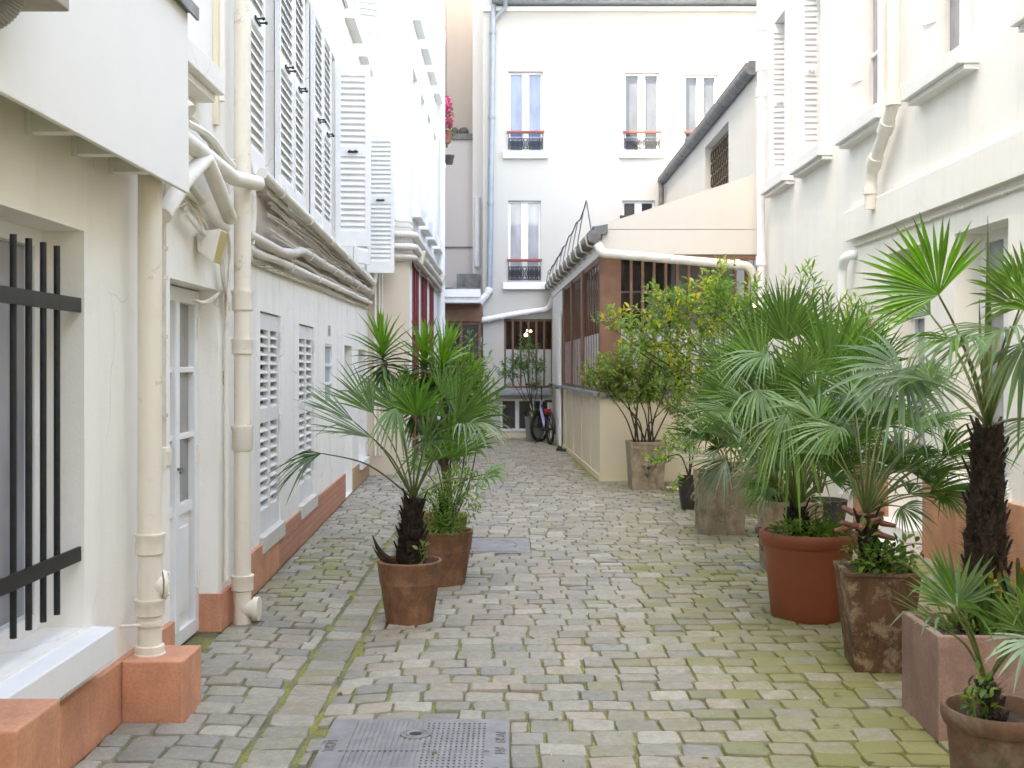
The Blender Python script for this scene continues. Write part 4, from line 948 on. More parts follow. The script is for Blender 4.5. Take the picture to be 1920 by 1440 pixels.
b = MB(TH); b.box(-9, 11.55, .001, .075, 2.9, 3.2); b.hexa([(-9, .001, 3.2), (11.55, .001, 3.2), (11.55, .075, 3.2), (-9, .075, 3.2), (-9, .001, 3.24), (11.55, .001, 3.24), (11.55, .004, 3.24), (-9, .004, 3.24)]); b.build('band', 'whiteH', Hb, bevel=.012)
b = MB(TH); b.tube([(-9, .02, 2.84), (11.4, .02, 2.84)], .012, 6)
for i in range(12): b.box(3 + i * .7, 3.03 + i * .7, 0, .036, 2.825, 2.856)
tag(b.build('cable', 'pipeo', loc=TH(8, .02, 2.84)), 'thin white cable clipped under the band on the right wall', 'cable')
for a, c, z0, z1 in hu:
    f = glazed('window', Hb, TH, a, c, z0, z1, -.21, 2, 3, .05, .05, 'greyp')
    sill(f, TH, a - .12, c + .12, z0 - .005, .13, .16, .2, 'sill'); b = MB(TH); b.box(a - .1, c + .1, 0, .11, z0 - .175, z0 - .137); b.build('sill', 'sill', f)
    far = a > 11.9
    Tf = (lambda c: lambda u, n, z: TH(c - .03 - n, -.19 + u, z))(c)
    if far: shutter(Hb, Tf, .26, z0 + .03, z1 - .02, .03, .07, latch=True, lm='shut')
    else:
        b = MB(Tf); b.box(0, .27, 0, .025, z0 + .03, z1 - .02); b.box(.03, .24, .025, .032, z0 + .1, z1 - .1); s_ = b.build('shutter', 'shut', Hb, bevel=.003)
        b = MB(Tf); b.tube([(.12, .03, z0 + .5), (.24, .06, z0 + .46)], .01, 6); b.build('latch', 'shut', s_)
    Tn = (lambda a: lambda u, n, z: TH(a + .03 + n, -.19 + u, z))(a)
    shutter(Hb, Tn, .27, z0 + .03, z1 - .02, .03, .07, latch=False)
f = glazed('door', Hb, TH, 9.51, 10.39, .03, 2.65, -.26, 2, 1, .07, .05, 'greyp', solid=.7); b = MB(TH); b.box(9.51, 10.39, -.255, -.19, 2.05, 2.12); b.build('transom', 'paintw', f)
b = MB(TH)
for z, o_ in ((.1, .3), (.22, .16)): b.box(9.5, 10.4, -.2, o_, z - .11, z)
b.build('step', 'sill', Hb, bevel=.006)
for a, c, z0, z1, dp_ in hl[1:]:
    f = glazed('window', Hb, TH, a, c, z0, z1, -.26, 2, 1, .08, .05, 'greyp', mull=.1); b = MB(TH); b.box(a + .02, c - .02, -.255, -.195, 2.02, 2.1); b.build('transom', 'paintw', f)
    sill(f, TH, a - .06, c + .06, z0, .1, .06, .25, 'paintw')
# right drainpipes
b = MB(TH); b.tube([(15.3, .1, 0), (15.3, .1, HT)], .055, 14)
for z in (3.0, 5.3, 5.65, 6.2): b.tube([(15.3, .1, z), (15.3, .1, z + .13)], .07, 14)
tag(b.build('drainpipe', 'pipew', loc=TH(15.3, .1, 0)), 'white drainpipe at the far end of the right wall beside the glasshouse', 'drainpipe')
b = MB(TH)
P = [(10.15, .11, HT), (10.15, .11, 3.98), (10.45, .11, 3.55), (10.62, .11, 3.43), (10.66, .11, 3.16)]
P = [(9.95, .11, HT), (9.95, .11, 3.96), (10.12, .11, 3.8), (10.5, .11, 3.5), (10.58, .11, 3.40), (10.6, .11, 3.1)]
b.tube(elbow(P, .07), .055, 14)
for pa, pb in (((9.95, .11, 4.06), (9.95, .11, 3.93)), ((10.1, .11, 3.82), (10.2, .11, 3.745)), ((10.42, .11, 3.565), (10.52, .11, 3.485)), ((10.59, .11, 3.32), (10.59, .11, 3.24))): b.tube([pa, pb], .07, 14)
tag(b.build('drainpipe', 'pipeo', loc=TH(9.95, .11, 3.9)), 'off-white drainpipe with a double bend on the right wall, ending above the band', 'drainpipe')
b = MB(TH); b.tube(elbow([(11.55, .1, 2.2), (11.55, .1, 2.62), (11.42, .1, 2.74), (11.38, -.02, 2.76)], .08), .05, 12); b.tube([(11.55, .1, .3), (11.55, .1, 2.2)], .045, 12); b.tube([(11.55, .1, 2.2), (11.55, .1, 2.3)], .06, 12)
tag(b.build('drainpipe', 'pipew', loc=TH(11.55, .1, .3)), 'white drainpipe with a short elbow below the band on the right wall', 'drainpipe')
# ------------------------------------------------------------------ ground furniture
def cover(x0, x1, y0, y1, label, kind, z=.019):
    t = thing('manhole_cover', label, 'manhole cover', ((x0 + x1) / 2, (y0 + y1) / 2, 0))
    b = MB(); b.box(x0, x1, y0, y1, -.03, z); b.build('frame', 'iron', t, bevel=.004)
    b = MB(); i = .085; X0, X1, Y0, Y1 = x0 + i, x1 - i, y0 + .03, y1 - .035
    b.box(X0, X1, Y0, Y1, z - .002, z + .003)
    n = 26
    for k in range(n):
        a = X0 + .02 + (X1 - X0 - .04) * k / n
        b.box(a, a + (X1 - X0) / n * .5, Y0 + .015, Y1 - .02, z + .003, z + .0075)
    if kind:
        m = 20
        for k in range(m): a = Y0 + .02 + (Y1 - Y0 - .04) * k / m; b.box((X0 + X1) / 2 + .03, X1 - .02, a, a + .012, z + .0035, z + .007)
        b.box(X0, X1, Y0 + (Y1 - Y0) * .42, Y0 + (Y1 - Y0) * .43, z + .003, z + .0085)
    b.build('lid', 'iron', t)
    if kind:
        b = MB(); cx, cy = (x0 + x1) / 2 - .01, y1 - .235
        b.lathe([(.066, z + .003), (.064, z + .012), (.055, z + .012), (.05, z + .006), (.042, z + .006), (.038, z + .012), (.03, z + .011), (.027, z + .0085)], (cx, cy, 0), 32); b.build('keyhole_ring', 'iron', t)
        b = MB(); b.lathe([(0, z + .0088), (.028, z + .0088)], (cx, cy, 0), 24); b.build('keyhole', 'rubber', t, recalc=False)
        for s, px, a, k in (('TIKM', x0 + .042, 1, .0), ('NGPI', x1 - .042, -1, .11), ('PM', x1 - .042, -1, -.06)):
            rot = ((0, -a, 0), (a, 0, 0), (0, 0, 1)); text_obj('lettering', s, .062, 'iron', t, Vector((px, cy - .13 + k, z)), rot, .004)
    else:
        b = MB(); b.lathe([(.27, z + .004), (.265, z + .0095), (.255, z + .0095), (.25, z + .004)], ((x0 + x1) / 2 + .05, (y0 + y1) / 2, 0), 40); b.build('ring', 'iron', t)
cover(*HOLES[0], 'square cast iron manhole cover with a round keyhole at the bottom of the picture', True)
cover(*HOLES[1], 'grey iron manhole cover half hidden behind the middle terracotta pots', False)
b = MB(); q = at(1262, 921, 14.5); rr_ = random.Random(2)
vs = [(q.x + .17 * (i / 4 - .5), 14.45 + .12 * (j / 3 - .5), .03 + .035 * rr_.random()) for j in range(4) for i in range(5)]
b.add(vs, [(j * 5 + i, j * 5 + i + 1, j * 5 + i + 6, j * 5 + i + 5) for j in range(3) for i in range(4)], True); tag(b.build('paper_scrap', 'paper', loc=(q.x, 14.5, 0), recalc=False), 'crumpled white paper scrap lying beside the stone planter', 'litter')
b = MB(); b.hexa([(.84, 21.4, .0), (1.06, 21.4, .0), (1.06, 21.55, .0), (.84, 21.55, .0), (.86, 21.42, .07), (1.04, 21.42, .05), (1.04, 21.53, .05), (.86, 21.53, .07)]); tag(b.build('door_stop', 'rubber', loc=(.95, 21.47, 0), bevel=.008), 'small black wedge on the paving by the white door leaf', 'door stop')

# ------------------------------------------------------------------ pots and planters
def round_pot(c, r0, r1, h, m, label, prof='step', soil=.05, name='flower_pot', tilt=0, cat='flower pot', grp=None):
    t = thing(name, label, cat, c, grp); z = c[2]
    if prof == 'step':
        P = [(0, .0), (r0 * .96, 0), (r0, .012), (r0 + (r1 - r0) * .62, h * .64), (r0 + (r1 - r0) * .66, h * .655), (r0 + (r1 - r0) * .72, h * .66), (r1 * .985, h * .955), (r1, h * .965), (r1 * 1.0, h * .99), (r1 * .975, h), (r1 * .92, h), (r1 * .89, h * .975), (r1 * .87, h - soil - .01)]
    elif prof == 'lip':
        P = [(0, 0), (r0 * .95, 0), (r0, .015), (r0 + (r1 * .93 - r0) * .8, h * .84), (r1 * .945, h * .85), (r1 * .99, h * .90), (r1 * 1.0, h * .94), (r1 * .99, h * .98), (r1 * .96, h), (r1 * .9, h * .995), (r1 * .88, h * .96), (r1 * .86, h - soil - .01)]
    elif prof == 'urn':
        P = [(0, 0), (r0, 0), (r0 * 1.03, .02), (r1 * .88, h * .5), (r1 * .95, h * .8), (r1 * .93, h * .9), (r1, h * .94), (r1, h), (r1 * .9, h), (r1 * .86, h - soil - .01)]
    b = MB(); b.lathe(P, c, 44, .004); b.build('body', m, t)
    b = MB(); rr = r1 * .9; N = 24; rg = random.Random(int(c[1] * 100)); vs = [(c[0], c[1], z + h - soil + .02)]; fs = []
    for ring, f in enumerate((.5, 1.)):
        for j in range(N): a = 2 * math.pi * j / N; vs.append((c[0] + rr * f * math.cos(a), c[1] + rr * f * math.sin(a), z + h - soil + (.012 * rg.random() if f < 1 else 0)))
    for j in range(N):
        fs.append((0, 1 + j, 1 + (j + 1) % N)); fs.append((1 + j, 1 + N + j, 1 + N + (j + 1) % N, 1 + (j + 1) % N))
    b.add(vs, fs, True); b.build('soil', 'soil', t, recalc=False)
    return t
def square_pot(c, w0, w1, h, m, label, ang=0., rim=.03, relief=False, foot=True, soil=.05, d=1., name='planter', cat='planter'):
    t = thing(name, label, cat, c); ca, sa = math.cos(ang), math.sin(ang)
    T = lambda u, n, z: (c[0] + u * ca - n * sa, c[1] + u * sa + n * ca, c[2] + z)
    b = MB(T)
    def fr(w, z): a = w / 2; e = a * d; return [(-a, -e, z), (a, -e, z), (a, e, z), (-a, e, z)]
    ti = .035
    L = [fr(w0 * .97, .0), fr(w0, .012), fr(w0 + (w1 - w0) * .9, h - rim), fr(w1, h - rim * .95), fr(w1, h), fr(w1 - 2 * ti, h), fr(w1 - 2 * ti, h - soil - .02)]
    vs = [p for l in L for p in l]; fs = [(3, 2, 1, 0)]
    for i in range(len(L) - 1):
        for j in range(4): a = i * 4 + j; q = i * 4 + (j + 1) % 4; fs.append((a, q, q + 4, a + 4))
    b.add(vs, fs); b.build('body', m, t, bevel=.007)
    b = MB(T); a = w1 / 2 - ti; e = w1 * d / 2 - ti; b.quad((-a, -e, h - soil), (a, -e, h - soil), (a, e, h - soil), (-a, e, h - soil)); b.build('soil', 'soil', t, recalc=False)
    if relief:
        for kx, ky in relief:
            # a carved face: brow, eyes, nose, cheeks, open mouth, beard
            off = w0 / 2 + (w1 - w0) * .27 - .01
            Tr = (lambda kx, ky: lambda u, n, z: T(kx * (off + n) - ky * u, ky * (off + n) + kx * u, z))(kx, ky)
            b = MB(Tr); s = w1 / .48; zc = h * .56
            b.sphere((0, 0, zc), (.09 * s, .045 * s, .105 * s), 14, 10)
            for sx in (-1, 1):
                b.sphere((sx * .035 * s, .034 * s, zc + .04 * s), (.03 * s, .022 * s, .013 * s), 8, 6); b.sphere((sx * .04 * s, .03 * s, zc - .02 * s), (.028 * s, .02 * s, .022 * s), 8, 6)
                b.sphere((sx * .085 * s, .0, zc + .02 * s), (.022 * s, .022 * s, .07 * s), 8, 6); b.sphere((sx * .05 * s, .0, zc + .09 * s), (.035 * s, .022 * s, .03 * s), 8, 6); b.sphere((sx * .02 * s, .015 * s, zc - .1 * s), (.022 * s, .02 * s, .05 * s), 8, 6)
            b.sphere((0, .045 * s, zc + .005 * s), (.017 * s, .03 * s, .036 * s), 8, 6); b.sphere((0, .005 * s, zc + .1 * s), (.035 * s, .022 * s, .03 * s), 8, 6); b.sphere((0, .01, zc - .13 * s), (.015 * s, .015 * s, .05 * s), 8, 6)
            o = b.build('carved_face', m, t)
            b = MB(Tr); b.sphere((0, .04 * s, zc - .05 * s), (.028 * s, .012 * s, .014 * s), 8, 6); b.build('carved_mouth', 'dark', o)
            # border strips of the panel
            b = MB(Tr)
            k = w0 * .42; b.box(-k, k, -.03 + .012, .012 + .012, h - rim - .07, h - rim - .03); b.build('moulding', m, t, bevel=.005)
    return t
def gp(px, py):  # ground point under a pixel
    Y = EYE * FPX / (py - HZ); return ((px - 960) / FPX * Y, Y)
P1 = (1.70, 3.92, .0); P2 = (2.07, 5.0, 0); P3 = (1.945, 5.98, 0); P4 = (1.90, 7.18, 0); P5 = (2.19, 8.85, 0); P6 = (2.02, 10.9, 0); P7 = (1.985, 12.55, 0); P8 = (1.76, 14.75, 0)
L1 = (-.645, 7.05, -.02); L2 = (-.50, 8.25, -.02); L3 = (-.565, 9.25, -.01)
round_pot(P1, .14, .19, .415, 'potg', 'round mossy terracotta pot at the lower right corner holding a small fan palm', 'lip', .06)
square_pot(P2, .50, .50, .46, 'pink', 'square pinkish concrete planter under the tall dark-trunked palm', R(-2), .03)
square_pot(P3, .275, .385, .535, 'plw', 'weathered tapering square terracotta planter between the pink planter and the red tub', R(-6), .02)
round_pot(P4, .235, .31, .56, 'plast', 'big smooth brick-red plastic tub on the right', 'lip', .05, name='planter', cat='planter')
square_pot(P5, .40, .44, .56, 'stone', 'stone planter with a carved face just left behind the red tub', R(-4), .04, [(-1, 0)])
square_pot(P6, .42, .46, .60, 'stone', 'wide stone planter with a carved face just right of the small dark urn', R(-3), .04, [(-1, 0)])
round_pot(P7, .085, .13, .39, 'darkpot', 'small dark urn-shaped pot beside the wide stone planter', 'urn', .03)
square_pot(P8, .40, .48, .64, 'stone', 'tall stone planter with a carved face, farthest of its kind, by the glasshouse corner', R(2), .04, [(0, -1)])
round_pot(L1, .145, .205, .415, 'pot', 'front terracotta pot of the pair in the middle of the court, holding the fan palm', 'step', .03)
round_pot(L2, .15, .215, .43, 'pot', 'terracotta pot right behind the fan palm pot, overgrown with herbs', 'step', .03)
round_pot(L3, .14, .20, .40, 'pot', 'terracotta pot mostly hidden behind the herbs, holding the yucca', 'step', .03)
GP = (at(1003, 828, 24.2).x, 24.4, 0); square_pot(GP, .36, .44, .54, 'greypot', 'square grey pot in the far corner beside the bicycle', R(0), .02)
P9 = (2.62, 12.3, 0); square_pot(P9, .4, .46, .55, 'stone', 'stone planter hidden behind the palms, holding the tall yellow-green shrub', R(3), .04)
P10 = (2.95, 10.6, 0); round_pot(P10, .17, .22, .36, 'darkpot', 'dark pot against the right wall, holding the oleander', 'step')

# ------------------------------------------------------------------ palms
CAMP = Vector((0, 0, EYE))
def fan(b, P, axis, nrm, Rr, spread=100, nb=28, droop=.25, split=.38, tint=(.06, .11, .03), r=rng, cup=.12, wide=1., fold=.38, jit=.07, twist=0., seg=6):
    axis = axis.normalized(); nrm = (nrm - axis * nrm.dot(axis)).normalized(); s = axis.cross(nrm); n = nrm
    sp = R(spread); dph = 2 * sp / (nb - 1)
    for i in range(nb):
        ph = -sp + dph * i + r.gauss(0, dph * .12)
        tint_k = 1.3; L = Rr * (1 - .18 * abs(ph / sp) ** 2) * r.uniform(1 - jit * 2.2, 1 + jit)
        d = (axis * math.cos(ph) + s * math.sin(ph) + n * (fold * abs(math.sin(ph)) ** 1.5 + r.gauss(0, .05))).normalized(); c = d.cross(n).normalized()
        k = r.uniform(.68, 1.3) * 1.45; col = (tint[0] * k, tint[1] * k, tint[2] * k)
        g = droop * r.uniform(.6, 1.4); kink = r.random() < .12
        vs = []
        for j in range(seg + 1):
            t = (0, .16, .34, .52, .72, .88, 1.)[j] if seg == 6 else j / seg
            p = P + d * (L * t) + n * (cup * L * (t * t) * (1 - .5 * abs(ph / sp)))
            p.z -= g * L * (max(0, t - .25) ** 2) * 1.5
            if kink and t > .6: p.z -= (t - .6) * L * .7; p -= d * (t - .6) * L * .25
            w0 = 2 * L * t * math.tan(dph / 2) * .98 * wide
            ws = 2 * L * split * math.tan(dph / 2) * wide
            w = max(w0, .003) if t < split else ws * max(.04, (1 - ((t - split) / (1 - split)) ** 1.6))
            f = .32 * w if t > .05 else 0
            if j == seg: vs.append(tuple(p)); break
            vs += [tuple(p + c * w * .5 + n * f), tuple(p), tuple(p - c * w * .5 + n * f)]
        fs = []
        for j in range(seg - 1):
            a = j * 3; fs += [(a, a + 3, a + 4, a + 1), (a + 1, a + 4, a + 5, a + 2)]
        a = (seg - 1) * 3; fs += [(a, a + 3, a + 1), (a + 1, a + 3, a + 2)]
        cols = []
        dry = r.random() < .07
        for j in range(len(vs)): cols.append(tuple(a_ * (1 - .0) for a_ in col) if not (dry and j >= len(vs) - 4) else (.22, .17, .06))
        b.add(vs, fs, True, cols)
def frond(par, crown, P, tip, nrm, spread=100, nb=28, droop=.25, tint=(.06, .11, .03), pr=.008, r=rng, cup=.12, wide=1.2, split=.38, fold=.38, lift=None):
    """one fan leaf: a petiole (part) and its blade (sub-part)"""
    crown = Vector(crown); P = Vector(P); tip = Vector(tip)
    d = P - crown; mid = crown + d * .5 + Vector((0, 0, d.length * (.10 if lift is None else lift)))
    b = MB(); pts = bez([crown, mid, P], 7); b.tube(pts, [pr * 1.15 - (pr * .6) * i / (len(pts) - 1) for i in range(len(pts))], 6)
    pet = b.build('frond_stalk', 'petiole', par)
    b = MB(); fan(b, P, tip - P, Vector(nrm), (tip - P).length, spread, max(10, int(nb * (.7 if wide == 1.2 else 1))), droop, split, tint, r, cup, wide, fold)
    b.build('fan_blade', 'palm', pet, recalc=False)
def auto_fronds(par, crown, specs, r, tint, nb=26, pr=.006, zmin=.06):
    for az, el, L, Rr, spread, droop in specs:
        a, e = R(az), R(el); d = Vector((math.cos(a) * math.cos(e), math.sin(a) * math.cos(e), math.sin(e)))
        P = Vector(crown) + d * L; e2 = e - R(22); t = Vector((math.cos(a) * math.cos(e2), math.sin(a) * math.cos(e2), math.sin(e2)))
        P.z = max(P.z, zmin + .1); n = Vector((-math.cos(a) * math.sin(e2), -math.sin(a) * math.sin(e2), math.cos(e2))) + Vector((r.gauss(0, .25), r.gauss(0, .25), 0))
        k = r.uniform(.75, 1.3); frond(par, crown, P, P + t * Rr, n, spread, nb, droop * r.uniform(.7, 1.4), tuple(x * k for x in tint), pr, r)
def trunk(par, base, top, r0, r1, seed, stubs=20, hair=200, mat='fibre', stubm='fibre', stubL=.07):
    b = MB(); base = Vector(base); top = Vector(top); N = 14; rr = random.Random(seed); vs = []; fs = []; S = 16
    for i in range(N + 1):
        t = i / N; p = base.lerp(top, t); rad = r0 + (r1 - r0) * t
        for j in range(S):
            a = 2 * math.pi * j / S; q = rad * (1 + .12 * noise.noise((math.cos(a) * 2, math.sin(a) * 2, t * 9 + seed)) + .07 * math.sin(t * 40 + j * 2.4))
            vs.append((p.x + q * math.cos(a), p.y + q * math.sin(a), p.z))
    for i in range(N):
        for j in range(S): a = i * S + j; c = i * S + (j + 1) % S; fs.append((a, c, c + S, a + S))
    vs.append(tuple(top)); fs += [(N * S + j, N * S + (j + 1) % S, len(vs) - 1) for j in range(S)]
    b.add(vs, fs, True)
    for k in range(hair):  # fibre tufts
        t = rr.random(); a = rr.uniform(0, 6.283); p = base.lerp(top, t); rad = (r0 + (r1 - r0) * t) * .96
        d = Vector((math.cos(a), math.sin(a), 0)); q = p + d * rad; e = q + d * rr.uniform(.008, .05) * (1.3 - t * .5) + Vector((rr.gauss(0, .018), rr.gauss(0, .018), rr.uniform(-.02, .05)))
        sd = Vector((-d.y, d.x, 0)) * .004; b.add([tuple(q + sd), tuple(q - sd), tuple(e)], [(0, 1, 2)])
    for k in range(stubs):
        t = .08 + .92 * (k / stubs); a = k * 2.4 + rr.gauss(0, .3); p = base.lerp(top, t); rad = (r0 + (r1 - r0) * t)
        d = Vector((math.cos(a), math.sin(a), 0)); q = p + d * rad * .8; L = stubL * rr.uniform(.6, 1.4)
        e = q + d * L * .45 + Vector((0, 0, L)); sd = Vector((-d.y, d.x, 0)) * .02
        b.add([tuple(q + sd), tuple(q - sd), tuple(q + d * .015), tuple(e + sd * .35), tuple(e - sd * .35), tuple(e + d * .008)], [(0, 1, 4, 3), (1, 2, 5, 4), (2, 0, 3, 5), (3, 4, 5)])
    o = b.build('trunk', mat, par, recalc=False)
    return o
G1 = (.045, .105, .015); G2 = (.06, .135, .018); GS = (.10, .175, .075); GS2 = (.075, .15, .035)
# L1: the fan palm in the middle of the court
p = thing('fan_palm', 'fan palm with long stalks in the front terracotta pot in the middle of the court', 'palm', (L1[0], L1[1], .37), 'potted palms')
cr = at(775, 935, 7.05); trunk(p, (L1[0] + .0, L1[1], .36), cr, .092, .055, 1, 34, 1600)
rg = random.Random(11)
UP = Vector((0, 0, 1))
def px_frond(par, crown, h, t, nrm=None, **k):
    P = at(*h); T_ = at(*t); f = (CAMP - P).normalized()
    n = Vector((0, 0, 1)) if nrm is None else nrm
    if isinstance(n, (int, float)): n = UP * (1 - n) + f * n
    frond(par, crown, P, T_, n, **k)
Y0 = 7.05
for h, t, nr, kw in [
    ((780, 779, 6.95), (789, 672, 6.9), .9, dict(spread=78, nb=30, droop=.06, tint=(.055, .125, .018))),
    ((700, 775, 7.2), (618, 680, 7.25), .5, dict(spread=40, nb=26, droop=.12, tint=(.07, .12, .04))),
    ((663, 790, 6.9), (548, 725, 6.8), .35, dict(spread=30, nb=22, droop=.1, tint=(.06, .11, .04))),
    ((700, 822, 6.8), (545, 775, 6.55), .3, dict(spread=34, nb=24, droop=.16, tint=(.08, .12, .06))),
    ((603, 850, 6.7), (500, 905, 6.6), .2, dict(spread=48, nb=20, droop=.5, tint=(.04, .085, .02))),
    ((855, 790, 7.0), (955, 685, 6.95), .6, dict(spread=52, nb=30, droop=.08, tint=(.05, .105, .02))),
    ((868, 800, 6.8), (975, 790, 6.6), .15, dict(spread=66, nb=28, droop=.75, tint=(.10, .15, .07))),
    ((830, 745, 7.4), (885, 672, 7.5), .7, dict(spread=60, nb=28, droop=.06, tint=(.05, .11, .02))),
    ((740, 770, 7.5), (708, 682, 7.6), .6, dict(spread=60, nb=26, droop=.1, tint=(.07, .12, .05))),
    ((800, 832, 6.75), (870, 790, 6.5), .55, dict(spread=105, nb=28, droop=.3, tint=(.03, .07, .012))),
    ((742, 765, 6.75), (725, 840, 6.6), .5, dict(spread=40, nb=12, droop=.5, tint=GS)),
    ((905, 900, 7.5), (960, 880, 7.4), .3, dict(spread=75, nb=22, droop=.5, tint=GS2)),
    ]:
    px_frond(p, cr, h, t, nr, r=rg, pr=.0065, **kw)
b = MB()
for dx, h in ((-.11, .19), (-.09, .14), (-.075, .11), (-.1, .1)):
    b.tube([(L1[0] + dx, L1[1] - .06, .37), (L1[0] + dx * 1.3 - .05, L1[1] - .08, .37 + h * .6), (L1[0] + dx * 1.2 - .09, L1[1] - .09, .37 + h)], [.02, .013, .003], 7)
b.build('offshoot', 'fibre', p)
# ----- yucca
def sword_head(b, c, d, L, k, r, tints, w=.022):
    d = d.normalized(); x = d.orthogonal().normalized(); y = d.cross(x)
    for i in range(k):
        f = i / k; a = i * 2.399; e = R(82 - 130 * f + r.gauss(0, 5)); dd = (d * math.sin(e) + (x * math.cos(a) + y * math.sin(a)) * math.cos(e)).normalized()
        P = c - d * (f * .22); l = L * (1 - .25 * f) * r.uniform(.85, 1.1); s = dd.cross(d); s = s.normalized() if s.length > 1e-3 else x
        n = s.cross(dd); t = tints[0] if f < .45 else tints[1]; kk = r.uniform(.8, 1.2); vs = []
        for j, (q, ww) in enumerate(((0, .6), (.3, 1.), (.65, .8), (1, 0))):
            p_ = P + dd * l * q; p_.z -= .12 * l * q * q * (1 + 1.5 * f)
            vs += [tuple(p_ + s * w * ww + n * w * ww * .5), tuple(p_), tuple(p_ - s * w * ww + n * w * ww * .5)] if j < 3 else [tuple(p_)]
        b.add(vs, [(0, 3, 4, 1), (1, 4, 5, 2), (3, 6, 7, 4), (4, 7, 8, 5), (6, 9, 7), (7, 9, 8)], True, tuple(v * kk for v in t))
yu = thing('yucca', 'yucca with bright sword-leaved heads rising behind the fan palm', 'yucca', (L3[0], L3[1], .38))
heads = [((716, 650, 9.2), (-.1, 0, 1)), ((796, 668, 9.35), (-.05, 0, 1)), ((832, 672, 9.1), (.2, 0, 1)), ((868, 715, 9.4), (.5, .1, .8)), ((770, 740, 9.5), (-.3, 0, 1)), ((850, 790, 9.0), (.6, -.2, .6))]
b = MB(); fork = Vector((L3[0] + .0, L3[1], .85))
b.tube(bez([(L3[0], L3[1], .37), (L3[0] + .03, L3[1], .6), tuple(fork)], 5), .035, 9)
for h, d in heads: q = at(*h); b.tube(bez([tuple(fork - Vector((0, 0, .05))), tuple(fork.lerp(q, .5) + Vector((0, 0, -.08))), tuple(q - Vector(d) * .2)], 6), [.03 - .0008 * i for i in range(13)], 8)
b.build('trunk', 'bark', yu)
rg = random.Random(31)
for i, (h, d) in enumerate(heads):
    b = MB(); sword_head(b, at(*h), Vector(d), .42 if i < 3 else .34, 62, rg, [(.12, .26, .025), (.045, .105, .02)], .019); b.build('leaf_head', 'palm', yu, recalc=False)
# ----- herbs and small palm in L2
def clump(name, label, cat, base, blobs, size, tints, seed, k, narrow=.4, stems=10, up=.4, grp=None):
    t = thing(name, label, cat, base, grp); r = random.Random(seed)
    b = MB()
    for c, rad in blobs:
        for _ in range(stems): e = Vector((c[0] + r.uniform(-.7, .7) * rad[0], c[1] + r.uniform(-.7, .7) * rad[1], c[2] + r.uniform(-.2, .8) * rad[2])); q = Vector(base) + Vector((r.gauss(0, .03), r.gauss(0, .03), 0)); b.tube(bez([q, q.lerp(e, .5) + Vector((r.gauss(0, .03), r.gauss(0, .03), .04)), e], 4), [.004] * 8 + [.002], 5)
    b.build('stems', 'petiole', t)
    b = MB()
    for (c, rad), kk in zip(blobs, k): blob_leaves(b, c, rad, kk, size, tints, r, up, narrow)
    b.build('foliage', 'leaf', t, recalc=False); return t
clump('herb', 'bushy fine-leaved herb spilling over the second terracotta pot', 'plant', (L2[0], L2[1], .38),
      [(tuple(at(862, 925, 8.2)), (.20, .2, .2)), (tuple(at(815, 950, 8.2)), (.14, .15, .16)), (tuple(at(835, 985, 8.1)), (.17, .12, .07))], .038, [(.13, .26, .05), (.18, .31, .06), (.22, .32, .06), (.09, .19, .05)], 5, (900, 420, 420), .28)
p = thing('fan_palm', 'small fan palm growing among the herbs of the second terracotta pot', 'palm', (L2[0], L2[1], .38), 'potted palms')
cr = at(832, 935, 8.25); trunk(p, (L2[0] - .02, L2[1], .38), cr, .04, .03, 2, 8, 80); rg = random.Random(17)
for h, t, nr, kw in [((915, 888, 8.0), (965, 880, 7.9), .3, dict(spread=75, nb=22, droop=.55, tint=GS2)), ((845, 860, 8.2), (850, 770, 8.2), .7, dict(spread=70, nb=24, droop=.1, tint=G2)), ((790, 880, 8.2), (740, 850, 8.1), .4, dict(spread=60, nb=22, droop=.3, tint=(.12, .19, .04))), ((880, 845, 8.3), (945, 800, 8.3), .4, dict(spread=60, nb=24, droop=.3, tint=G1)), ((815, 865, 8.0), (800, 810, 7.9), .6, dict(spread=70, nb=22, droop=.15, tint=GS2))]:
    px_frond(p, cr, h, t, nr, r=rg, pr=.005, **kw)
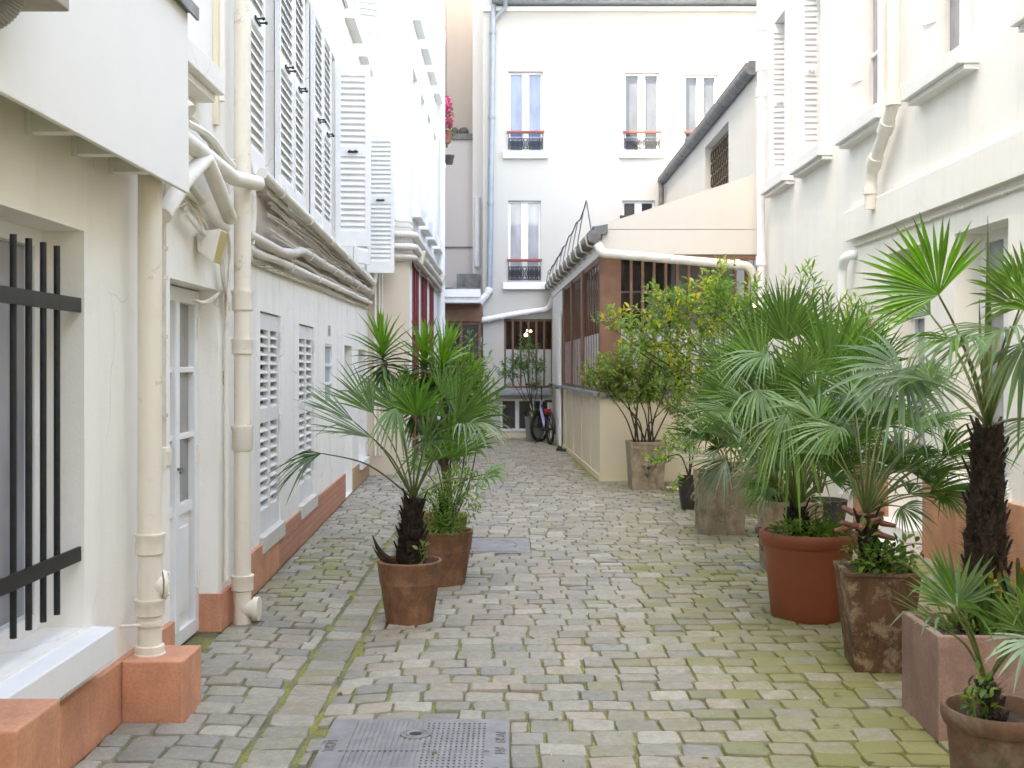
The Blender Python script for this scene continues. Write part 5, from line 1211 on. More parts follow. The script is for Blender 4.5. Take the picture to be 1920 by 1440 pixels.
# loose leafy shrub right of the yucca
# ------------------------------------------------------------------ palms on the right
# tall palm in the pink planter
p = thing('windmill_palm', 'tall palm with a shaggy dark trunk standing in the pink planter at the right edge', 'palm', (2.1, 5.05, .42), 'potted palms')
cr = at(1853, 800, 5.05); trunk(p, (2.13, 5.06, .40), cr, .105, .062, 5, 70, 2600, stubL=.075)
b = MB(); b.tube([cr + Vector((0, 0, -.1)), at(1852, 700, 5.05), at(1853, 560, 5.03), at(1852, 405, 5.0)], [.02, .02, .012, .001], 7); b.tube([cr, at(1838, 650, 5.0), at(1836, 560, 5.0)], [.012, .008, .001], 6); b.build('spear_leaf', 'petiole', p)
rg = random.Random(41)
for h, t, nr, kw in [
    ((1760, 553, 4.85), (1640, 428, 4.9), .9, dict(spread=80, nb=27, droop=.12, tint=(.075, .19, .012), cup=.05, fold=.15)),
    ((1745, 590, 5.4), (1640, 560, 5.6), .5, dict(spread=60, nb=22, droop=.2, tint=(.06, .12, .03))),
    ((1912, 578, 5.0), (1815, 478, 4.95), .6, dict(spread=52, nb=20, droop=.25, tint=(.08, .15, .03))),
    ((1890, 618, 4.8), (1740, 665, 4.6), .1, dict(spread=55, nb=24, droop=.42, tint=(.09, .15, .06))),
    ((1945, 590, 4.9), (1985, 480, 4.9), .7, dict(spread=90, nb=24, droop=.35, tint=(.08, .16, .03))),
    ((1925, 640, 4.6), (1895, 760, 4.4), .4, dict(spread=40, nb=12, droop=.5, tint=(.05, .09, .03))),
    ((1745, 715, 5.3), (1650, 690, 5.5), .35, dict(spread=80, nb=24, droop=.4, tint=(.06, .12, .025))),
    ((1960, 790, 5.0), (1900, 860, 4.9), .3, dict(spread=60, nb=18, droop=.4, tint=G1)),
    ((1930, 560, 5.6), (1960, 430, 5.7), .6, dict(spread=80, nb=24, droop=.2, tint=G2)),
    ((1800, 640, 4.7), (1700, 640, 4.5), .1, dict(spread=60, nb=18, droop=.5, tint=(.07, .14, .03))),
    ]:
    px_frond(p, cr, h, t, nr, r=rg, pr=.0075, split=.5, wide=1.05, **kw)
# palm in the weathered planter
p = thing('windmill_palm', 'palm with reddish cut stubs and a broad silver fan in the weathered square planter', 'palm', (P3[0], P3[1], .5), 'potted palms')
cr = at(1622, 965, 5.97); trunk(p, (P3[0] - .02, P3[1], .5), cr, .055, .05, 6, 14, 200)
b = MB(); rr_ = random.Random(9)
for k in range(9):
    a = k * .72; d = Vector((math.cos(a), math.sin(a) * .8, .05 if k % 2 else -.5)); q = cr + Vector((0, 0, -.03 * (k % 3))); b.tube([q, q + d * .09, q + d * .16 + Vector((0, 0, .02))], [.014, .019, .012], 6)
b.build('cut_stubs', 'stub', p)
rg = random.Random(43)
for h, t, nr, kw in [
    ((1690, 692, 5.5), (1622, 800, 5.3), .78, dict(spread=138, nb=38, droop=.30, tint=(.125, .19, .125), cup=-.06, fold=.05)),
    ((1644, 688, 5.75), (1632, 585, 5.8), .85, dict(spread=84, nb=28, droop=.08, tint=(.06, .14, .016), cup=.05)),
    ((1590, 700, 5.9), (1545, 640, 5.9), .6, dict(spread=60, nb=24, droop=.2, tint=G2)),
    ((1755, 790, 5.9), (1800, 800, 5.8), .4, dict(spread=120, nb=26, droop=.35, tint=(.05, .12, .02))),
    ((1735, 860, 6.2), (1790, 840, 6.2), .4, dict(spread=100, nb=26, droop=.3, tint=(.055, .13, .02))),
    ((1700, 800, 6.3), (1760, 740, 6.4), .5, dict(spread=90, nb=26, droop=.2, tint=G2)),
    ((1570, 800, 5.8), (1480, 850, 5.7), .25, dict(spread=70, nb=24, droop=.4, tint=GS2)),
    ((1770, 930, 5.9), (1820, 960, 5.8), .4, dict(spread=100, nb=22, droop=.5, tint=G1)),
    ((1600, 740, 6.4), (1570, 660, 6.5), .6, dict(spread=80, nb=28, droop=.15, tint=(.05, .11, .018))),
    ((1690, 740, 6.3), (1740, 660, 6.4), .6, dict(spread=80, nb=28, droop=.2, tint=(.05, .11, .018))),
    ((1650, 800, 6.3), (1660, 720, 6.4), .7, dict(spread=95, nb=28, droop=.2, tint=G1)),
    ((1790, 860, 6.3), (1850, 830, 6.4), .4, dict(spread=80, nb=24, droop=.2, tint=GS2)),
    ((1740, 905, 6.3), (1800, 868, 6.3), .5, dict(spread=100, nb=26, droop=.2, tint=(.05, .12, .018))),
    ((1700, 880, 6.6), (1742, 806, 6.6), .6, dict(spread=95, nb=28, droop=.15, tint=(.06, .13, .022))),
    ((1660, 870, 6.7), (1692, 795, 6.7), .6, dict(spread=90, nb=28, droop=.15, tint=(.045, .105, .018))),
    ((1580, 880, 6.6), (1552, 800, 6.6), .6, dict(spread=85, nb=28, droop=.2, tint=(.05, .11, .018))),
    ((1610, 920, 6.5), (1560, 890, 6.5), .4, dict(spread=80, nb=24, droop=.35, tint=(.05, .11, .02))),
    ((1690, 950, 6.1), (1740, 1000, 6.0), .4, dict(spread=80, nb=22, droop=.4, tint=(.05, .12, .02))),
    ]:
    px_frond(p, cr, h, t, nr, r=rg, pr=.006, wide=1.05, **kw)
auto_fronds(p, cr, [(a, e, L, .42, 66, .3) for a, e, L in ((20, 50, .55), (70, 60, .6), (120, 55, .6), (340, 40, .5), (0, 65, .65), (45, 35, .5), (10, 30, .4), (60, 25, .45), (-20, 22, .35), (100, 35, .5), (80, 45, .55), (30, 15, .35))], rg, (.055, .12, .022), 26, .005)
# large clumping palm in the red tub
p = thing('fan_palm', 'dense clumping fan palm with long drooping leaves in the brick-red tub', 'palm', (P4[0], P4[1], .52), 'potted palms')
cr = at(1492, 950, 7.2); trunk(p, (P4[0] - .05, P4[1], .52), cr, .08, .06, 7, 14, 200)
rg = random.Random(47)
for h, t, nr, kw in [
    ((1483, 772, 6.6), (1500, 905, 6.35), .15, dict(spread=46, nb=16, droop=.55, tint=(.085, .16, .03), cup=-.05, wide=1.2)),
    ((1476, 776, 6.55), (1415, 880, 6.4), .2, dict(spread=46, nb=18, droop=.45, tint=(.10, .17, .05), cup=-.05, wide=1.1)),
    ((1555, 705, 7.2), (1558, 548, 7.3), .85, dict(spread=70, nb=34, droop=.05, tint=(.055, .115, .02))),
    ((1475, 640, 7.6), (1455, 515, 7.7), .8, dict(spread=70, nb=36, droop=.05, tint=(.05, .10, .018))),
    ((1430, 690, 7.3), (1335, 590, 7.4), .6, dict(spread=50, nb=34, droop=.1, tint=(.075, .15, .03))),
    ((1440, 665, 7.0), (1360, 700, 6.8), .3, dict(spread=52, nb=30, droop=.5, tint=GS)),
    ((1530, 740, 6.9), (1440, 650, 6.9), .6, dict(spread=60, nb=32, droop=.15, tint=GS2)),
    ((1400, 760, 7.2), (1325, 740, 7.1), .3, dict(spread=80, nb=30, droop=.4, tint=(.11, .18, .07))),
    ((1600, 660, 7.6), (1620, 560, 7.7), .8, dict(spread=80, nb=32, droop=.05, tint=G2)),
    ((1540, 800, 7.5), (1540, 700, 7.6), .8, dict(spread=95, nb=32, droop=.1, tint=G1)),
    ((1440, 850, 6.9), (1370, 900, 6.8), .3, dict(spread=70, nb=26, droop=.4, tint=(.05, .11, .02))),
    ((1560, 860, 7.4), (1600, 780, 7.4), .7, dict(spread=95, nb=28, droop=.1, tint=(.05, .12, .02))),
    ((1590, 760, 7.8), (1640, 690, 7.9), .6, dict(spread=80, nb=28, droop=.1, tint=GS2)),
    ((1560, 900, 7.0), (1620, 862, 7.0), .5, dict(spread=90, nb=26, droop=.2, tint=(.05, .11, .018))),
    ((1445, 915, 7.0), (1385, 950, 6.9), .3, dict(spread=70, nb=26, droop=.4, tint=(.05, .11, .02))),
    ((1530, 870, 7.6), (1530, 780, 7.6), .7, dict(spread=95, nb=28, droop=.1, tint=(.045, .10, .016))),
    ((1470, 860, 7.3), (1430, 790, 7.3), .5, dict(spread=80, nb=28, droop=.2, tint=(.045, .10, .016))),
    ((1600, 830, 7.6), (1650, 770, 7.7), .6, dict(spread=90, nb=28, droop=.1, tint=(.05, .115, .02))),
    ((1505, 700, 6.7), (1530, 620, 6.6), .5, dict(spread=60, nb=26, droop=.2, tint=(.10, .17, .05))),
    ((1420, 730, 6.8), (1440, 810, 6.5), .3, dict(spread=55, nb=26, droop=.6, tint=(.11, .18, .08))),
    ]:
    px_frond(p, cr, h, t, nr, r=rg, pr=.007, **kw)
auto_fronds(p, cr, [(a, e, L, .44, 62, .22) for a, e, L in ((0, 70, .5), (60, 55, .55), (110, 65, .6), (160, 50, .6), (200, 60, .55), (250, 72, .5), (300, 50, .5), (335, 60, .6), (30, 78, .65), (180, 80, .7), (90, 82, .75), (10, 35, .5), (40, 50, .6), (75, 38, .55), (320, 30, .4), (130, 40, .6), (150, 70, .8), (20, 62, .7))], rg, (.055, .115, .022), 26, .006)
# palms in the stone planters
p = thing('fan_palm', 'fan palm with silvery leaves in the stone planter behind the red tub', 'palm', (P5[0], P5[1], .52), 'potted palms')
cr = at(1455, 930, 8.9); trunk(p, (P5[0], P5[1], .52), cr, .07, .06, 8, 10, 120); rg = random.Random(53)
for h, t, nr, kw in [
    ((1385, 745, 8.7), (1290, 660, 8.7), .6, dict(spread=62, nb=34, droop=.1, tint=(.07, .14, .03))),
    ((1375, 770, 8.5), (1285, 790, 8.3), .3, dict(spread=60, nb=32, droop=.3, tint=(.09, .165, .05))),
    ((1420, 660, 9.2), (1370, 560, 9.3), .7, dict(spread=70, nb=34, droop=.08, tint=(.05, .10, .02))),
    ((1360, 690, 9.0), (1280, 620, 9.0), .5, dict(spread=60, nb=32, droop=.15, tint=(.08, .13, .05))),
    ((1470, 620, 9.2), (1490, 520, 9.3), .8, dict(spread=80, nb=34, droop=.05, tint=G1)),
    ((1400, 830, 8.5), (1330, 830, 8.4), .4, dict(spread=90, nb=30, droop=.35, tint=(.045, .10, .018))),
    ((1440, 760, 9.3), (1430, 660, 9.4), .8, dict(spread=100, nb=32, droop=.1, tint=G1)),
    ((1520, 640, 9.4), (1560, 560, 9.5), .7, dict(spread=80, nb=30, droop=.1, tint=G2)),
    ((1420, 900, 8.5), (1380, 920, 8.4), .3, dict(spread=80, nb=26, droop=.4, tint=(.05, .11, .02))),
    ((1470, 880, 8.7), (1460, 800, 8.7), .6, dict(spread=100, nb=30, droop=.2, tint=(.045, .10, .018)))]:
    px_frond(p, cr, h, t, nr, r=rg, pr=.006, **kw)
auto_fronds(p, cr, [(a, e, L, .48, 62, .2) for a, e, L in ((10, 60, .6), (70, 65, .7), (120, 60, .7), (165, 60, .75), (200, 45, .6), (230, 65, .6), (290, 60, .5), (330, 70, .7), (40, 80, .9), (150, 80, .95), (0, 40, .6), (30, 50, .7), (100, 75, .9), (180, 72, .9), (205, 60, .8), (260, 50, .6), (350, 70, .8))], rg, (.06, .12, .028), 28, .006)
p = thing('fan_palm', 'low fan palm reaching left over the small dark urn from the wide stone planter', 'palm', (P6[0], P6[1], .56), 'potted palms')
cr = at(1372, 900, 10.8); trunk(p, (P6[0] + .05, P6[1], .56), cr, .06, .05, 9, 8, 100); rg = random.Random(59)
for h, t, nr, kw in [
    ((1368, 858, 10.3), (1262, 868, 10.1), .25, dict(spread=34, nb=26, droop=.15, tint=(.12, .17, .11))),
    ((1362, 862, 10.2), (1310, 935, 10.1), .3, dict(spread=52, nb=24, droop=.35, tint=(.09, .14, .075))),
    ((1340, 765, 10.8), (1268, 745, 10.8), .5, dict(spread=80, nb=34, droop=.15, tint=(.045, .10, .022))),
    ((1330, 810, 10.6), (1260, 825, 10.5), .35, dict(spread=70, nb=30, droop=.3, tint=(.05, .10, .03))),
    ((1390, 790, 10.9), (1380, 700, 10.9), .7, dict(spread=95, nb=34, droop=.1, tint=G1)),
    ((1350, 840, 10.5), (1330, 790, 10.4), .6, dict(spread=100, nb=30, droop=.2, tint=(.035, .08, .014))),
    ((1420, 830, 11), (1450, 760, 11), .6, dict(spread=90, nb=30, droop=.1, tint=G1)),
    ((1410, 900, 10.4), (1430, 950, 10.3), .3, dict(spread=80, nb=26, droop=.4, tint=G2))]:
    px_frond(p, cr, h, t, nr, r=rg, pr=.006, **kw)
auto_fronds(p, cr, [(a, e, L, .52, 62, .25) for a, e, L in ((0, 60, .5), (60, 60, .6), (120, 65, .6), (170, 60, .6), (215, 50, .5), (255, 60, .45), (310, 60, .5), (90, 80, .8))], rg, (.05, .105, .022), 28, .006)
# small palm in the lower right pot
p = thing('fan_palm', 'small fan palm with thin fans in the round pot at the lower right corner', 'palm', (P1[0], P1[1], .36), 'potted palms')
cr = at(1850, 1280, 3.92); trunk(p, (P1[0] - .02, P1[1] - .02, .36), cr, .04, .03, 10, 12, 120, stubL=.03); rg = random.Random(61)
for h, t, nr, kw in [
    ((1793, 1135, 3.85), (1800, 1010, 3.9), .8, dict(spread=70, nb=22, droop=.06, tint=(.085, .14, .06))),
    ((1783, 1142, 3.8), (1668, 1068, 3.7), .5, dict(spread=26, nb=16, droop=.1, tint=(.09, .165, .05))),
    ((1775, 1182, 3.75), (1660, 1120, 3.6), .3, dict(spread=26, nb=16, droop=.15, tint=(.085, .13, .065))),
    ((1795, 1140, 3.7), (1760, 1070, 3.5), .6, dict(spread=70, nb=18, droop=.2, tint=(.055, .12, .02))),
    ((1925, 1185, 3.8), (1850, 1090, 3.8), .6, dict(spread=40, nb=16, droop=.15, tint=(.08, .14, .04))),
    ((1945, 1200, 3.6), (1862, 1248, 3.5), .3, dict(spread=45, nb=12, droop=.2, tint=(.16, .23, .16))),
    ((1940, 1150, 3.9), (1860, 1110, 3.8), .5, dict(spread=40, nb=16, droop=.2, tint=G2))]:
    px_frond(p, cr, h, t, nr, r=rg, pr=.0055, **kw)
# yellow tipped cut leaves in the pink planter
t = thing('small_yucca', 'spiky plant with yellow cut tips in the pink planter at the right edge', 'plant', (2.25, 4.86, .43)); r_ = random.Random(77); b = MB(); b2 = MB()
for k in range(60):
    q = Vector((2.05 + r_.random() * .35, 4.8 + r_.random() * .25, .43)); d = Vector((r_.gauss(0, .3), r_.gauss(-.1, .25), 1)).normalized(); L = r_.uniform(.16, .30); s = d.cross(Vector((0, 1, .1))).normalized() * .011; e = q + d * L
    k_ = r_.uniform(.7, 1.2); g_ = (.06 * k_, .12 * k_, .02); y_ = (.45, .33, .02) if k % 3 else (.2, .07, .03)
    b.add([tuple(q + s), tuple(q - s), tuple(e + s), tuple(e - s)], [(0, 1, 3, 2)], False, g_)
    e2 = e + d * r_.uniform(.012, .035); b.add([tuple(e + s), tuple(e - s), tuple(e2 + s * .5), tuple(e2 - s * .6)], [(0, 1, 3, 2)], False, y_)
b.build('leaves', 'leaf', t, recalc=False)
WT = [(.09, .2, .03), (.14, .25, .04), (.18, .26, .05), (.07, .15, .03)]
clump('weed', 'soft green weeds round the palm foot in the weathered square planter', 'weeds', (P3[0], P3[1], .5), [((P3[0], P3[1] - .08, .58), (.16, .12, .09)), ((P3[0] - .12, P3[1] - .1, .66), (.1, .06, .13)), ((P3[0] + .1, P3[1] - .1, .62), (.1, .08, .12))], .045, WT, 6, (260, 26, 60), .5, 7)
clump('weed', 'mossy green weeds carpeting the soil of the brick-red tub', 'weeds', (P4[0], P4[1], .52), [((P4[0] - .02, P4[1] - .08, .57), (.25, .18, .06)), ((P4[0] + .1, P4[1] - .12, .68), (.1, .08, .12))], .035, WT, 7, (700, 40), .55, 8)
clump('weed', 'pale green weeds leaning out of the lower right pot beside the palm foot', 'weeds', (P1[0] - .08, P1[1] - .06, .36), [((P1[0] - .09, P1[1] - .07, .47), (.05, .04, .1))], .04, WT, 8, (40,), .45, 6)
clump('weed', 'green tufts under the leaves in the stone planter behind the red tub', 'weeds', (P5[0], P5[1], .52), [((P5[0], P5[1] - .05, .6), (.2, .18, .1))], .04, [(.16, .2, .03), (.10, .16, .03)], 12, (350,), .5, 8)
clump('weed', 'low weeds in the pink planter round the dark trunk', 'weeds', (P2[0], P2[1], .42), [((P2[0] - .05, P2[1] - .02, .46), (.2, .2, .05))], .035, WT, 13, (260,), .3, 8)
clump('weed', 'small pale-leaved weed at the foot of the front palm trunk', 'weeds', (L1[0] + .06, L1[1] - .08, .37), [((L1[0] + .09, L1[1] - .1, .45), (.04, .04, .07))], .038, [(.25, .32, .12), (.14, .22, .05)], 14, (22,), .55, 4)

# ------------------------------------------------------------------ shrubs
def shrub(name, label, cat, base, stems, blobs, size, tints, seed, narrow=.42, per=9, twig=.10, sr=.012, up=.5):
    """stems (paths) + leafy twigs spread through the blobs; each twig carries a spray of leaves"""
    t = thing(name, label, cat, base); r = random.Random(seed); b = MB(); tints = [tuple(x * 1.5 for x in c) for c in tints]
    for path in stems: pts = bez(path, 6); b.tube(pts, [sr * (1 - .75 * i / len(pts)) for i in range(len(pts))], 7)
    lf = MB()
    for c, rad, k in blobs:
        for _ in range(k):
            while True:
                v = Vector((r.uniform(-1, 1), r.uniform(-1, 1), r.uniform(-1, 1)))
                if .25 < v.length <= 1: break
            if noise.noise((v.x * 1.8 + seed, v.y * 1.8, v.z * 1.8)) < -.18: continue
            q = Vector((c[0] + v.x * rad[0], c[1] + v.y * rad[1], c[2] + v.z * rad[2])); d = (v * .8 + Vector((0, 0, up)) + Vector((r.gauss(0, .3), r.gauss(0, .3), r.gauss(0, .3)))).normalized()
            L = twig * r.uniform(.7, 1.4); lf.tube([q - d * L * 1.2, q, q + d * L], [.003, .0025, .001], 4, False, (.10, .10, .035))
            tint = r.choice(tints)
            for j in range(per):
                f = j / per; a = j * 2.4 + r.random(); e = d.orthogonal().normalized(); e2 = d.cross(e); ld = (d * (.35 + .7 * f) + (e * math.cos(a) + e2 * math.sin(a)) * (1 - .4 * f)).normalized()
                leaf(lf, q + d * L * (2 * f - 1), ld, size * r.uniform(.7, 1.2), narrow, tint if r.random() < .75 else r.choice(tints), r)
    b.build('stems', 'stem', t); lf.build('foliage', 'leaf', t, recalc=False); return t
YG = [(.10, .165, .04), (.13, .20, .045), (.20, .255, .045), (.22, .27, .05), (.10, .17, .04), (.15, .22, .05)]
b8 = Vector((P8[0], P8[1], .6)); st = []
r_ = random.Random(3)
for px, py in ((1108, 690), (1130, 720), (1150, 660), (1180, 700), (1200, 650), (1225, 690), (1240, 640), (1262, 700), (1285, 720), (1195, 740), (1250, 760), (1160, 740)):
    e = at(px, py, 14.75 + r_.uniform(-.4, .4)); q = b8 + Vector((r_.uniform(-.14, .14), r_.uniform(-.1, .1), 0)); st.append([q, q.lerp(e, .35) + Vector((r_.gauss(0, .03) - (e.x - q.x) * .12, 0, .06)), q.lerp(e, .7) + Vector((0, 0, .05)), e])
A_ = lambda px, py, Y: tuple(at(px, py, Y))
shrub('shrub', 'bushy yellow-green shrub on many dark stems in the tall stone planter by the glasshouse', 'shrub', b8, st,
      [(A_(1140, 702, 14.7), (.36, .35, .24), 190), (A_(1195, 690, 14.75), (.45, .45, .34), 250), (A_(1245, 690, 14.8), (.38, .4, .40), 180), (A_(1270, 760, 14.6), (.2, .25, .28), 70), (A_(1190, 735, 14.6), (.42, .35, .14), 130)], .062, [(.085, .14, .04), (.10, .165, .04), (.14, .20, .045), (.19, .25, .055), (.09, .15, .04), (.20, .16, .06)], 4, .4, 9, .085)
b9 = Vector((P9[0], P9[1], .5)); st = []
for px, py in ((1130, 605), (1165, 590), (1170, 640), (1210, 600), (1240, 555), (1280, 600), (1310, 545), (1345, 520), (1380, 560), (1260, 680)):
    e = at(px, py, 12.5 + r_.uniform(-.5, .6)); q = b9 + Vector((r_.uniform(-.1, .1), r_.uniform(-.1, .1), 0)); st.append([q, q.lerp(e, .4) + Vector((0, 0, .25)), q.lerp(e, .75) + Vector((0, 0, .12)), e])
shrub('shrub', 'tall loose yellow-leaved shrub reaching in front of the glasshouse glazing', 'shrub', b9, st,
      [(A_(1150, 600, 12.6), (.22, .3, .1), 24), (A_(1200, 640, 12.7), (.26, .4, .22), 70), (A_(1245, 580, 12.6), (.3, .45, .28), 80), (A_(1310, 590, 12.5), (.4, .5, .36), 105), (A_(1370, 570, 12.4), (.35, .5, .30), 55), (A_(1290, 680, 12.6), (.4, .5, .4), 120), (A_(1345, 525, 12.4), (.2, .3, .16), 26)], .085, YG + [(.35, .30, .03)], 9, .42, 7, .10)
b10 = Vector((P10[0], P10[1], .42)); st = []
for px, py in ((1340, 500), (1480, 520), (1515, 505), (1550, 540), (1600, 560), (1400, 580), (1640, 600)):
    e = at(px, py + 40, 10.7 + r_.uniform(-.4, .6)); q = b10 + Vector((r_.uniform(-.1, .1), r_.uniform(-.1, .1), 0)); st.append([q, q.lerp(e, .5) + Vector((0, 0, .2)), e])
shrub('oleander', 'oleander with narrow bright leaves rising above the palms against the right wall', 'shrub', b10, st,
      [(A_(1345, 550, 11.0), (.12, .2, .25), 14), (A_(1490, 560, 10.8), (.22, .3, .22), 22), (A_(1515, 545, 10.8), (.12, .2, .2), 10), (A_(1590, 600, 10.9), (.35, .4, .28), 50), (A_(1640, 680, 11), (.3, .4, .4), 60), (A_(1400, 580, 11.1), (.3, .4, .2), 30)], .125, [(.08, .17, .03), (.12, .22, .04), (.17, .26, .05), (.06, .12, .03)], 10, .17, 11, .13, up=1.1)
b7 = Vector((P7[0], P7[1], .37))
shrub('shrub', 'small bright green shrub sprawling from the dark urn', 'shrub', b7, [[b7, b7 + Vector((-.1, 0, .25)), at(1245, 860, 12.5)], [b7, b7 + Vector((0, 0, .3)), at(1275, 800, 12.6)], [b7, b7 + Vector((.05, 0, .3)), at(1300, 820, 12.6)]],
      [(A_(1240, 858, 12.5), (.15, .15, .05), 16), (A_(1285, 825, 12.6), (.22, .25, .18), 60), (A_(1265, 905, 12.4), (.05, .05, .1), 6)], .055, [(.12, .24, .04), (.18, .30, .05), (.22, .32, .06), (.08, .16, .03)], 11, .45, 8, .08)
bg = Vector((GP[0], GP[1], .5)); st = []
for px, py in ((945, 690), (965, 700), (985, 640), (1000, 670), (975, 660), (1010, 720)):
    e = at(px, py, 24.2 + r_.uniform(-.5, .3)); q = bg + Vector((r_.uniform(-.06, .06), r_.uniform(-.06, .06), 0)); st.append([q, q.lerp(e, .4) + Vector((-.04, 0, .05)), e])
shrub('shrub', 'airy small-leaved shrub leaning from the square grey pot in the far corner', 'shrub', bg, st,
      [(A_(955, 690, 24.2), (.3, .3, .25), 110), (A_(988, 668, 24.2), (.32, .35, .45), 170), (A_(1012, 690, 24.3), (.16, .2, .16), 40), (A_(1005, 722, 24.2), (.18, .2, .1), 40), (A_(1000, 780, 24.1), (.15, .2, .3), 30)], .06, [(.055, .12, .035), (.075, .15, .045), (.10, .18, .05), (.04, .09, .03)], 12, .42, 7, .08, .014)
bL = Vector((L3[0] + .06, L3[1], .38)); st = [[bL, bL + Vector((.1, 0, .4)), at(890, 660, 9.5)], [bL, bL + Vector((.0, 0, .5)), at(860, 650, 9.5)], [bL, bL + Vector((.16, 0, .3)), at(905, 760, 9.5)]]
shrub('shrub', 'light green leafy shrub behind the fan palm, right of the yucca heads', 'shrub', bL, st,
      [(A_(880, 680, 9.6), (.12, .2, .18), 26), (A_(900, 740, 9.6), (.14, .2, .2), 26), (A_(865, 830, 9.3), (.18, .2, .22), 34), (A_(905, 770, 9.3), (.1, .1, .15), 25)], .075, [(.07, .14, .03), (.10, .17, .03), (.14, .19, .04), (.05, .10, .025)], 15, .3, 9, .09, .009)

# fallen leaves, specks and grit on the paving
b = MB(); r_ = random.Random(91)
for k in range(420):
    y = 4.3 + 14 * r_.random() ** 1.6; x = r_.uniform(-1.6, min(3.2, 1.2 + 20 / y)); z = gz(x, y) + .019
    if any(h[0] < x < h[1] and h[2] < y < h[3] for h in HOLES): z += .012
    a = r_.uniform(0, 6.28); d = Vector((math.cos(a), math.sin(a), r_.gauss(.05, .12))).normalized()
    big = r_.random() < .22; leaf(b, Vector((x, y, z)), d, r_.uniform(.025, .05) if big else r_.uniform(.006, .014), .5, r_.choice([(.20, .13, .05), (.26, .20, .07), (.12, .07, .035), (.16, .18, .05)]) if big else r_.choice([(.55, .53, .48), (.10, .08, .06), (.30, .27, .2)]), r_, .1)
o = b.build('leaf_litter', 'leaf', recalc=False); o['kind'] = 'stuff'; o['label'] = 'fallen leaves and specks scattered over the cobbles'; o['category'] = 'litter'
# ------------------------------------------------------------------ bicycle
rc = Vector((at(1031, 834, 23.2).x, 23.2, 0)); fc = Vector((at(1012, 826, 24.15).x, 24.15, 0)); hd = (fc - rc); hd.z = 0; hd.normalize(); sd = Vector((hd.y, -hd.x, 0))
bk = thing('bicycle', 'black bicycle with a lavender frame tube parked in the far corner by the grey pot', 'bicycle', rc)
WR = .335; W1 = rc + UP * WR; W2 = fc + UP * WR
def wheel(c, axis_dir, name):
    ax = axis_dir.normalized(); f = Vector((-ax.y, ax.x, 0)); b = MB()
    b.tube([c + f * (WR - .028) * math.cos(t * math.pi / 18) + UP * (WR - .028) * math.sin(t * math.pi / 18) for t in range(37)], .028, 8, False); o = b.build('wheel', 'rubber', bk)
    b = MB(); b.tube([c + f * (WR - .065) * math.cos(t * math.pi / 18) + UP * (WR - .065) * math.sin(t * math.pi / 18) for t in range(37)], .014, 6, False)
    b.tube([c - ax * .05, c + ax * .05], .025, 8)
    for k in range(16): t = k * math.pi / 8; b.tube([c + ax * .03 * (-1) ** k, c + f * (WR - .065) * math.cos(t) + UP * (WR - .065) * math.sin(t)], .002, 4, False)
    b.build('rim', 'black', o)
wheel(W1, sd, 'wheel'); st_ = (sd * math.cos(R(48)) - hd * math.sin(R(48))); wheel(W2, st_, 'wheel')
f2 = Vector((-st_.y, st_.x, 0)); bb = rc + hd * .46 + UP * .30; stop = rc + hd * .28 + UP * .80; hdT = W2 - hd * .17 + UP * .58; hdB = W2 - hd * .10 + UP * .34
b = MB()
for q in ([bb, stop], [bb, W1 + sd * .05], [bb, W1 - sd * .05], [stop - UP * .12, W1 + sd * .05], [stop - UP * .12, W1 - sd * .05], [hdT + UP * .05, hdB], [stop - UP * .15, hdT - UP * .12], [hdB, W2 + st_ * .06], [hdB, W2 - st_ * .06], [W2 + UP * .0 - st_ * .06, W2 - st_ * .055]): b.tube(q, .016, 8)
b.tube([bb - sd * .09, bb + sd * .09], .025, 8); b.tube([bb + sd * .09, bb + sd * .1 - UP * .16], .01, 6); b.tube([bb - sd * .09, bb - sd * .1 + UP * .16], .01, 6)
b.build('frame', 'black', bk)
b = MB(); b.tube([hdB + UP * .06, bb + UP * .05], .032, 10); b.tube([hdT, hdB + UP * .06], .028, 10); b.build('down_tube', 'lav', bk)
b = MB(); hb = hdT + UP * .27; b.tube([hdT, hb], .014, 8); hx_ = st_
b.tube(bez([hb - hx_ * .30 + UP * .06 - f2 * .06, hb - hx_ * .12 + UP * .02, hb, hb + hx_ * .12 + UP * .02, hb + hx_ * .30 + UP * .06 - f2 * .06], 5), .012, 8)
for s_ in (-1, 1): e = hb + hx_ * .30 * s_ + UP * .06 - f2 * .06; b.tube([e, e + hx_ * .05 * s_ - f2 * .05], .02, 8)
b.build('handlebar', 'black', bk)
b = MB(); sp_ = stop + UP * .08; b.tube([stop, sp_], .013, 8); b.hexa([tuple(sp_ - hd * .14 - sd * .09), tuple(sp_ - hd * .14 + sd * .09), tuple(sp_ + hd * .14 + sd * .03), tuple(sp_ + hd * .14 - sd * .03), tuple(sp_ - hd * .14 - sd * .08 + UP * .06), tuple(sp_ - hd * .14 + sd * .08 + UP * .06), tuple(sp_ + hd * .14 + sd * .02 + UP * .04), tuple(sp_ + hd * .14 - sd * .02 + UP * .04)]); b.build('saddle', 'black', bk, bevel=.01)
b = MB()
for i in range(13):
    t = R(-15 + i * 12.5); p0 = W1 - hd * (WR + .02) * math.cos(t) + UP * (WR + .02) * math.sin(t)
    if i: b.hexa([tuple(pp - sd * .04), tuple(pp + sd * .04), tuple(p0 + sd * .04), tuple(p0 - sd * .04), tuple(pp - sd * .04 + UP * .006), tuple(pp + sd * .04 + UP * .006), tuple(p0 + sd * .04 + UP * .006), tuple(p0 - sd * .04 + UP * .006)])
    pp = p0
b.build('mudguard', 'black', bk)
b = MB(); q = stop - hd * .1 - UP * .10; b.box(q.x - .07, q.x + .07, q.y - .06, q.y, q.z - .06, q.z + .05); b.build('tail_light', 'redl', bk, bevel=.01)
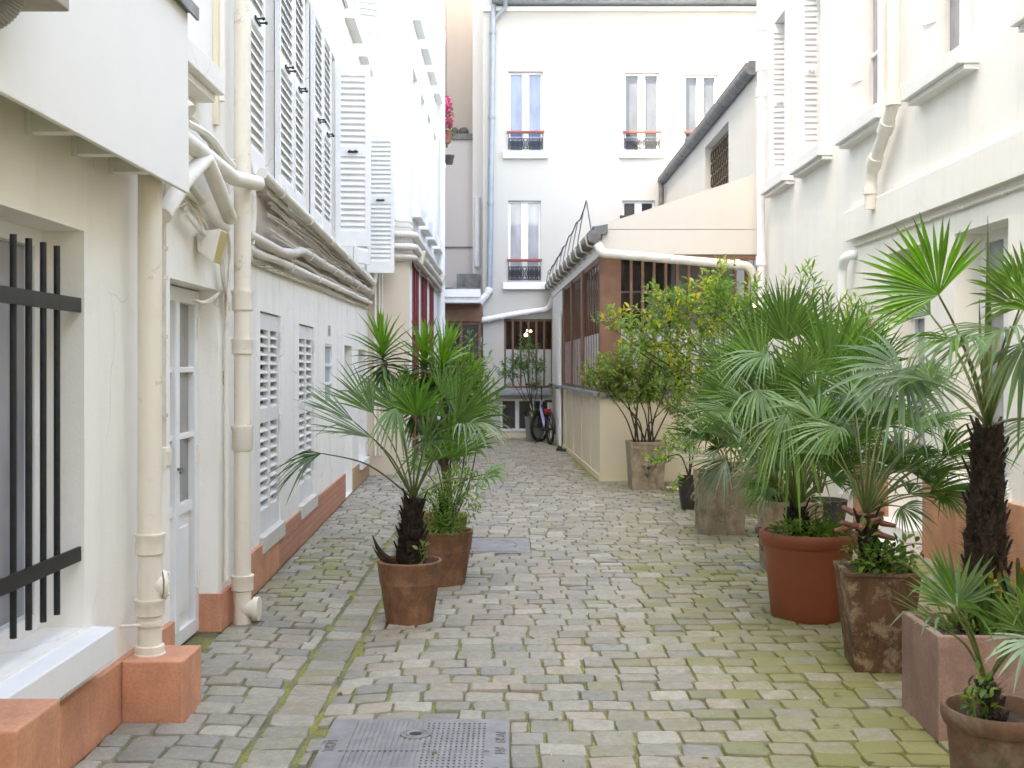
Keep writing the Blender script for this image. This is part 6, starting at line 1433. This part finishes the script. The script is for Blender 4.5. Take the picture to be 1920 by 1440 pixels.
b = MB(); b.tube([bb, rc + hd * .3 - sd * .26], .009, 6); b.build('kickstand', 'black', bk)
b = MB(); q = bb + sd * .07; b.tube([q + (hd * math.cos(t * .5236) + UP * math.sin(t * .5236)) * .09 for t in range(13)], .008, 5, False); b.build('chainring', 'black', bk)

# ------------------------------------------------------------------ camera, light, view
cam = bpy.data.cameras.new('camera'); co = bpy.data.objects.new('camera', cam); COL.objects.link(co)
co.location = (0, 0, EYE); co.rotation_euler = (R(90), 0, 0); cam.lens = 36 * FPX / 1920; cam.sensor_width = 36; cam.shift_y = -30 / 1920; cam.clip_end = 500; cam.clip_start = .05
cam.dof.use_dof = True; cam.dof.focus_distance = 7.2; cam.dof.aperture_fstop = 5.6
scene.camera = co
SUN = Vector((1.0, 1.0, -1.66)).normalized()
el = math.asin(-SUN.z); az = math.atan2(-SUN.x, -SUN.y)   # azimuth from +Y, clockwise
wd = bpy.data.worlds.new('World'); scene.world = wd; wd.use_nodes = True
nt = wd.node_tree; bg_ = nt.nodes['Background']; sk = nt.nodes.new('ShaderNodeTexSky'); sk.sky_type = 'NISHITA'; sk.sun_disc = False
sk.sun_elevation = el; sk.sun_rotation = az; sk.altitude = 100; sk.air_density = 1.; sk.dust_density = 2.5; sk.ozone_density = 1.
nt.links.new(sk.outputs['Color'], bg_.inputs['Color']); bg_.inputs['Strength'].default_value = .15
sl = bpy.data.lights.new('sun', 'SUN'); sl.energy = 3.2; sl.angle = R(.5); sl.color = (1, .94, .85)
so = bpy.data.objects.new('sun', sl); COL.objects.link(so); so.rotation_euler = SUN.to_track_quat('-Z', 'Y').to_euler(); so.location = (0, 0, 30)
vs_ = scene.view_settings; scene.display_settings.display_device = 'sRGB'; vs_.view_transform = 'Standard'; vs_.look = 'None'; vs_.exposure = 3.42; vs_.use_white_balance = True; vs_.white_balance_temperature = 8600; vs_.white_balance_tint = 10; vs_.gamma = 1; vs_.use_curve_mapping = False
cy = scene.cycles; cy.max_bounces = 14; cy.diffuse_bounces = 9; cy.glossy_bounces = 4; cy.transparent_max_bounces = 16; cy.transmission_bounces = 4
cy.use_denoising = True; cy.sample_clamp_indirect = 6.
for o in list(bpy.data.objects):
    for k in ('_o', '_local'):
        if k in o.keys(): del o[k]
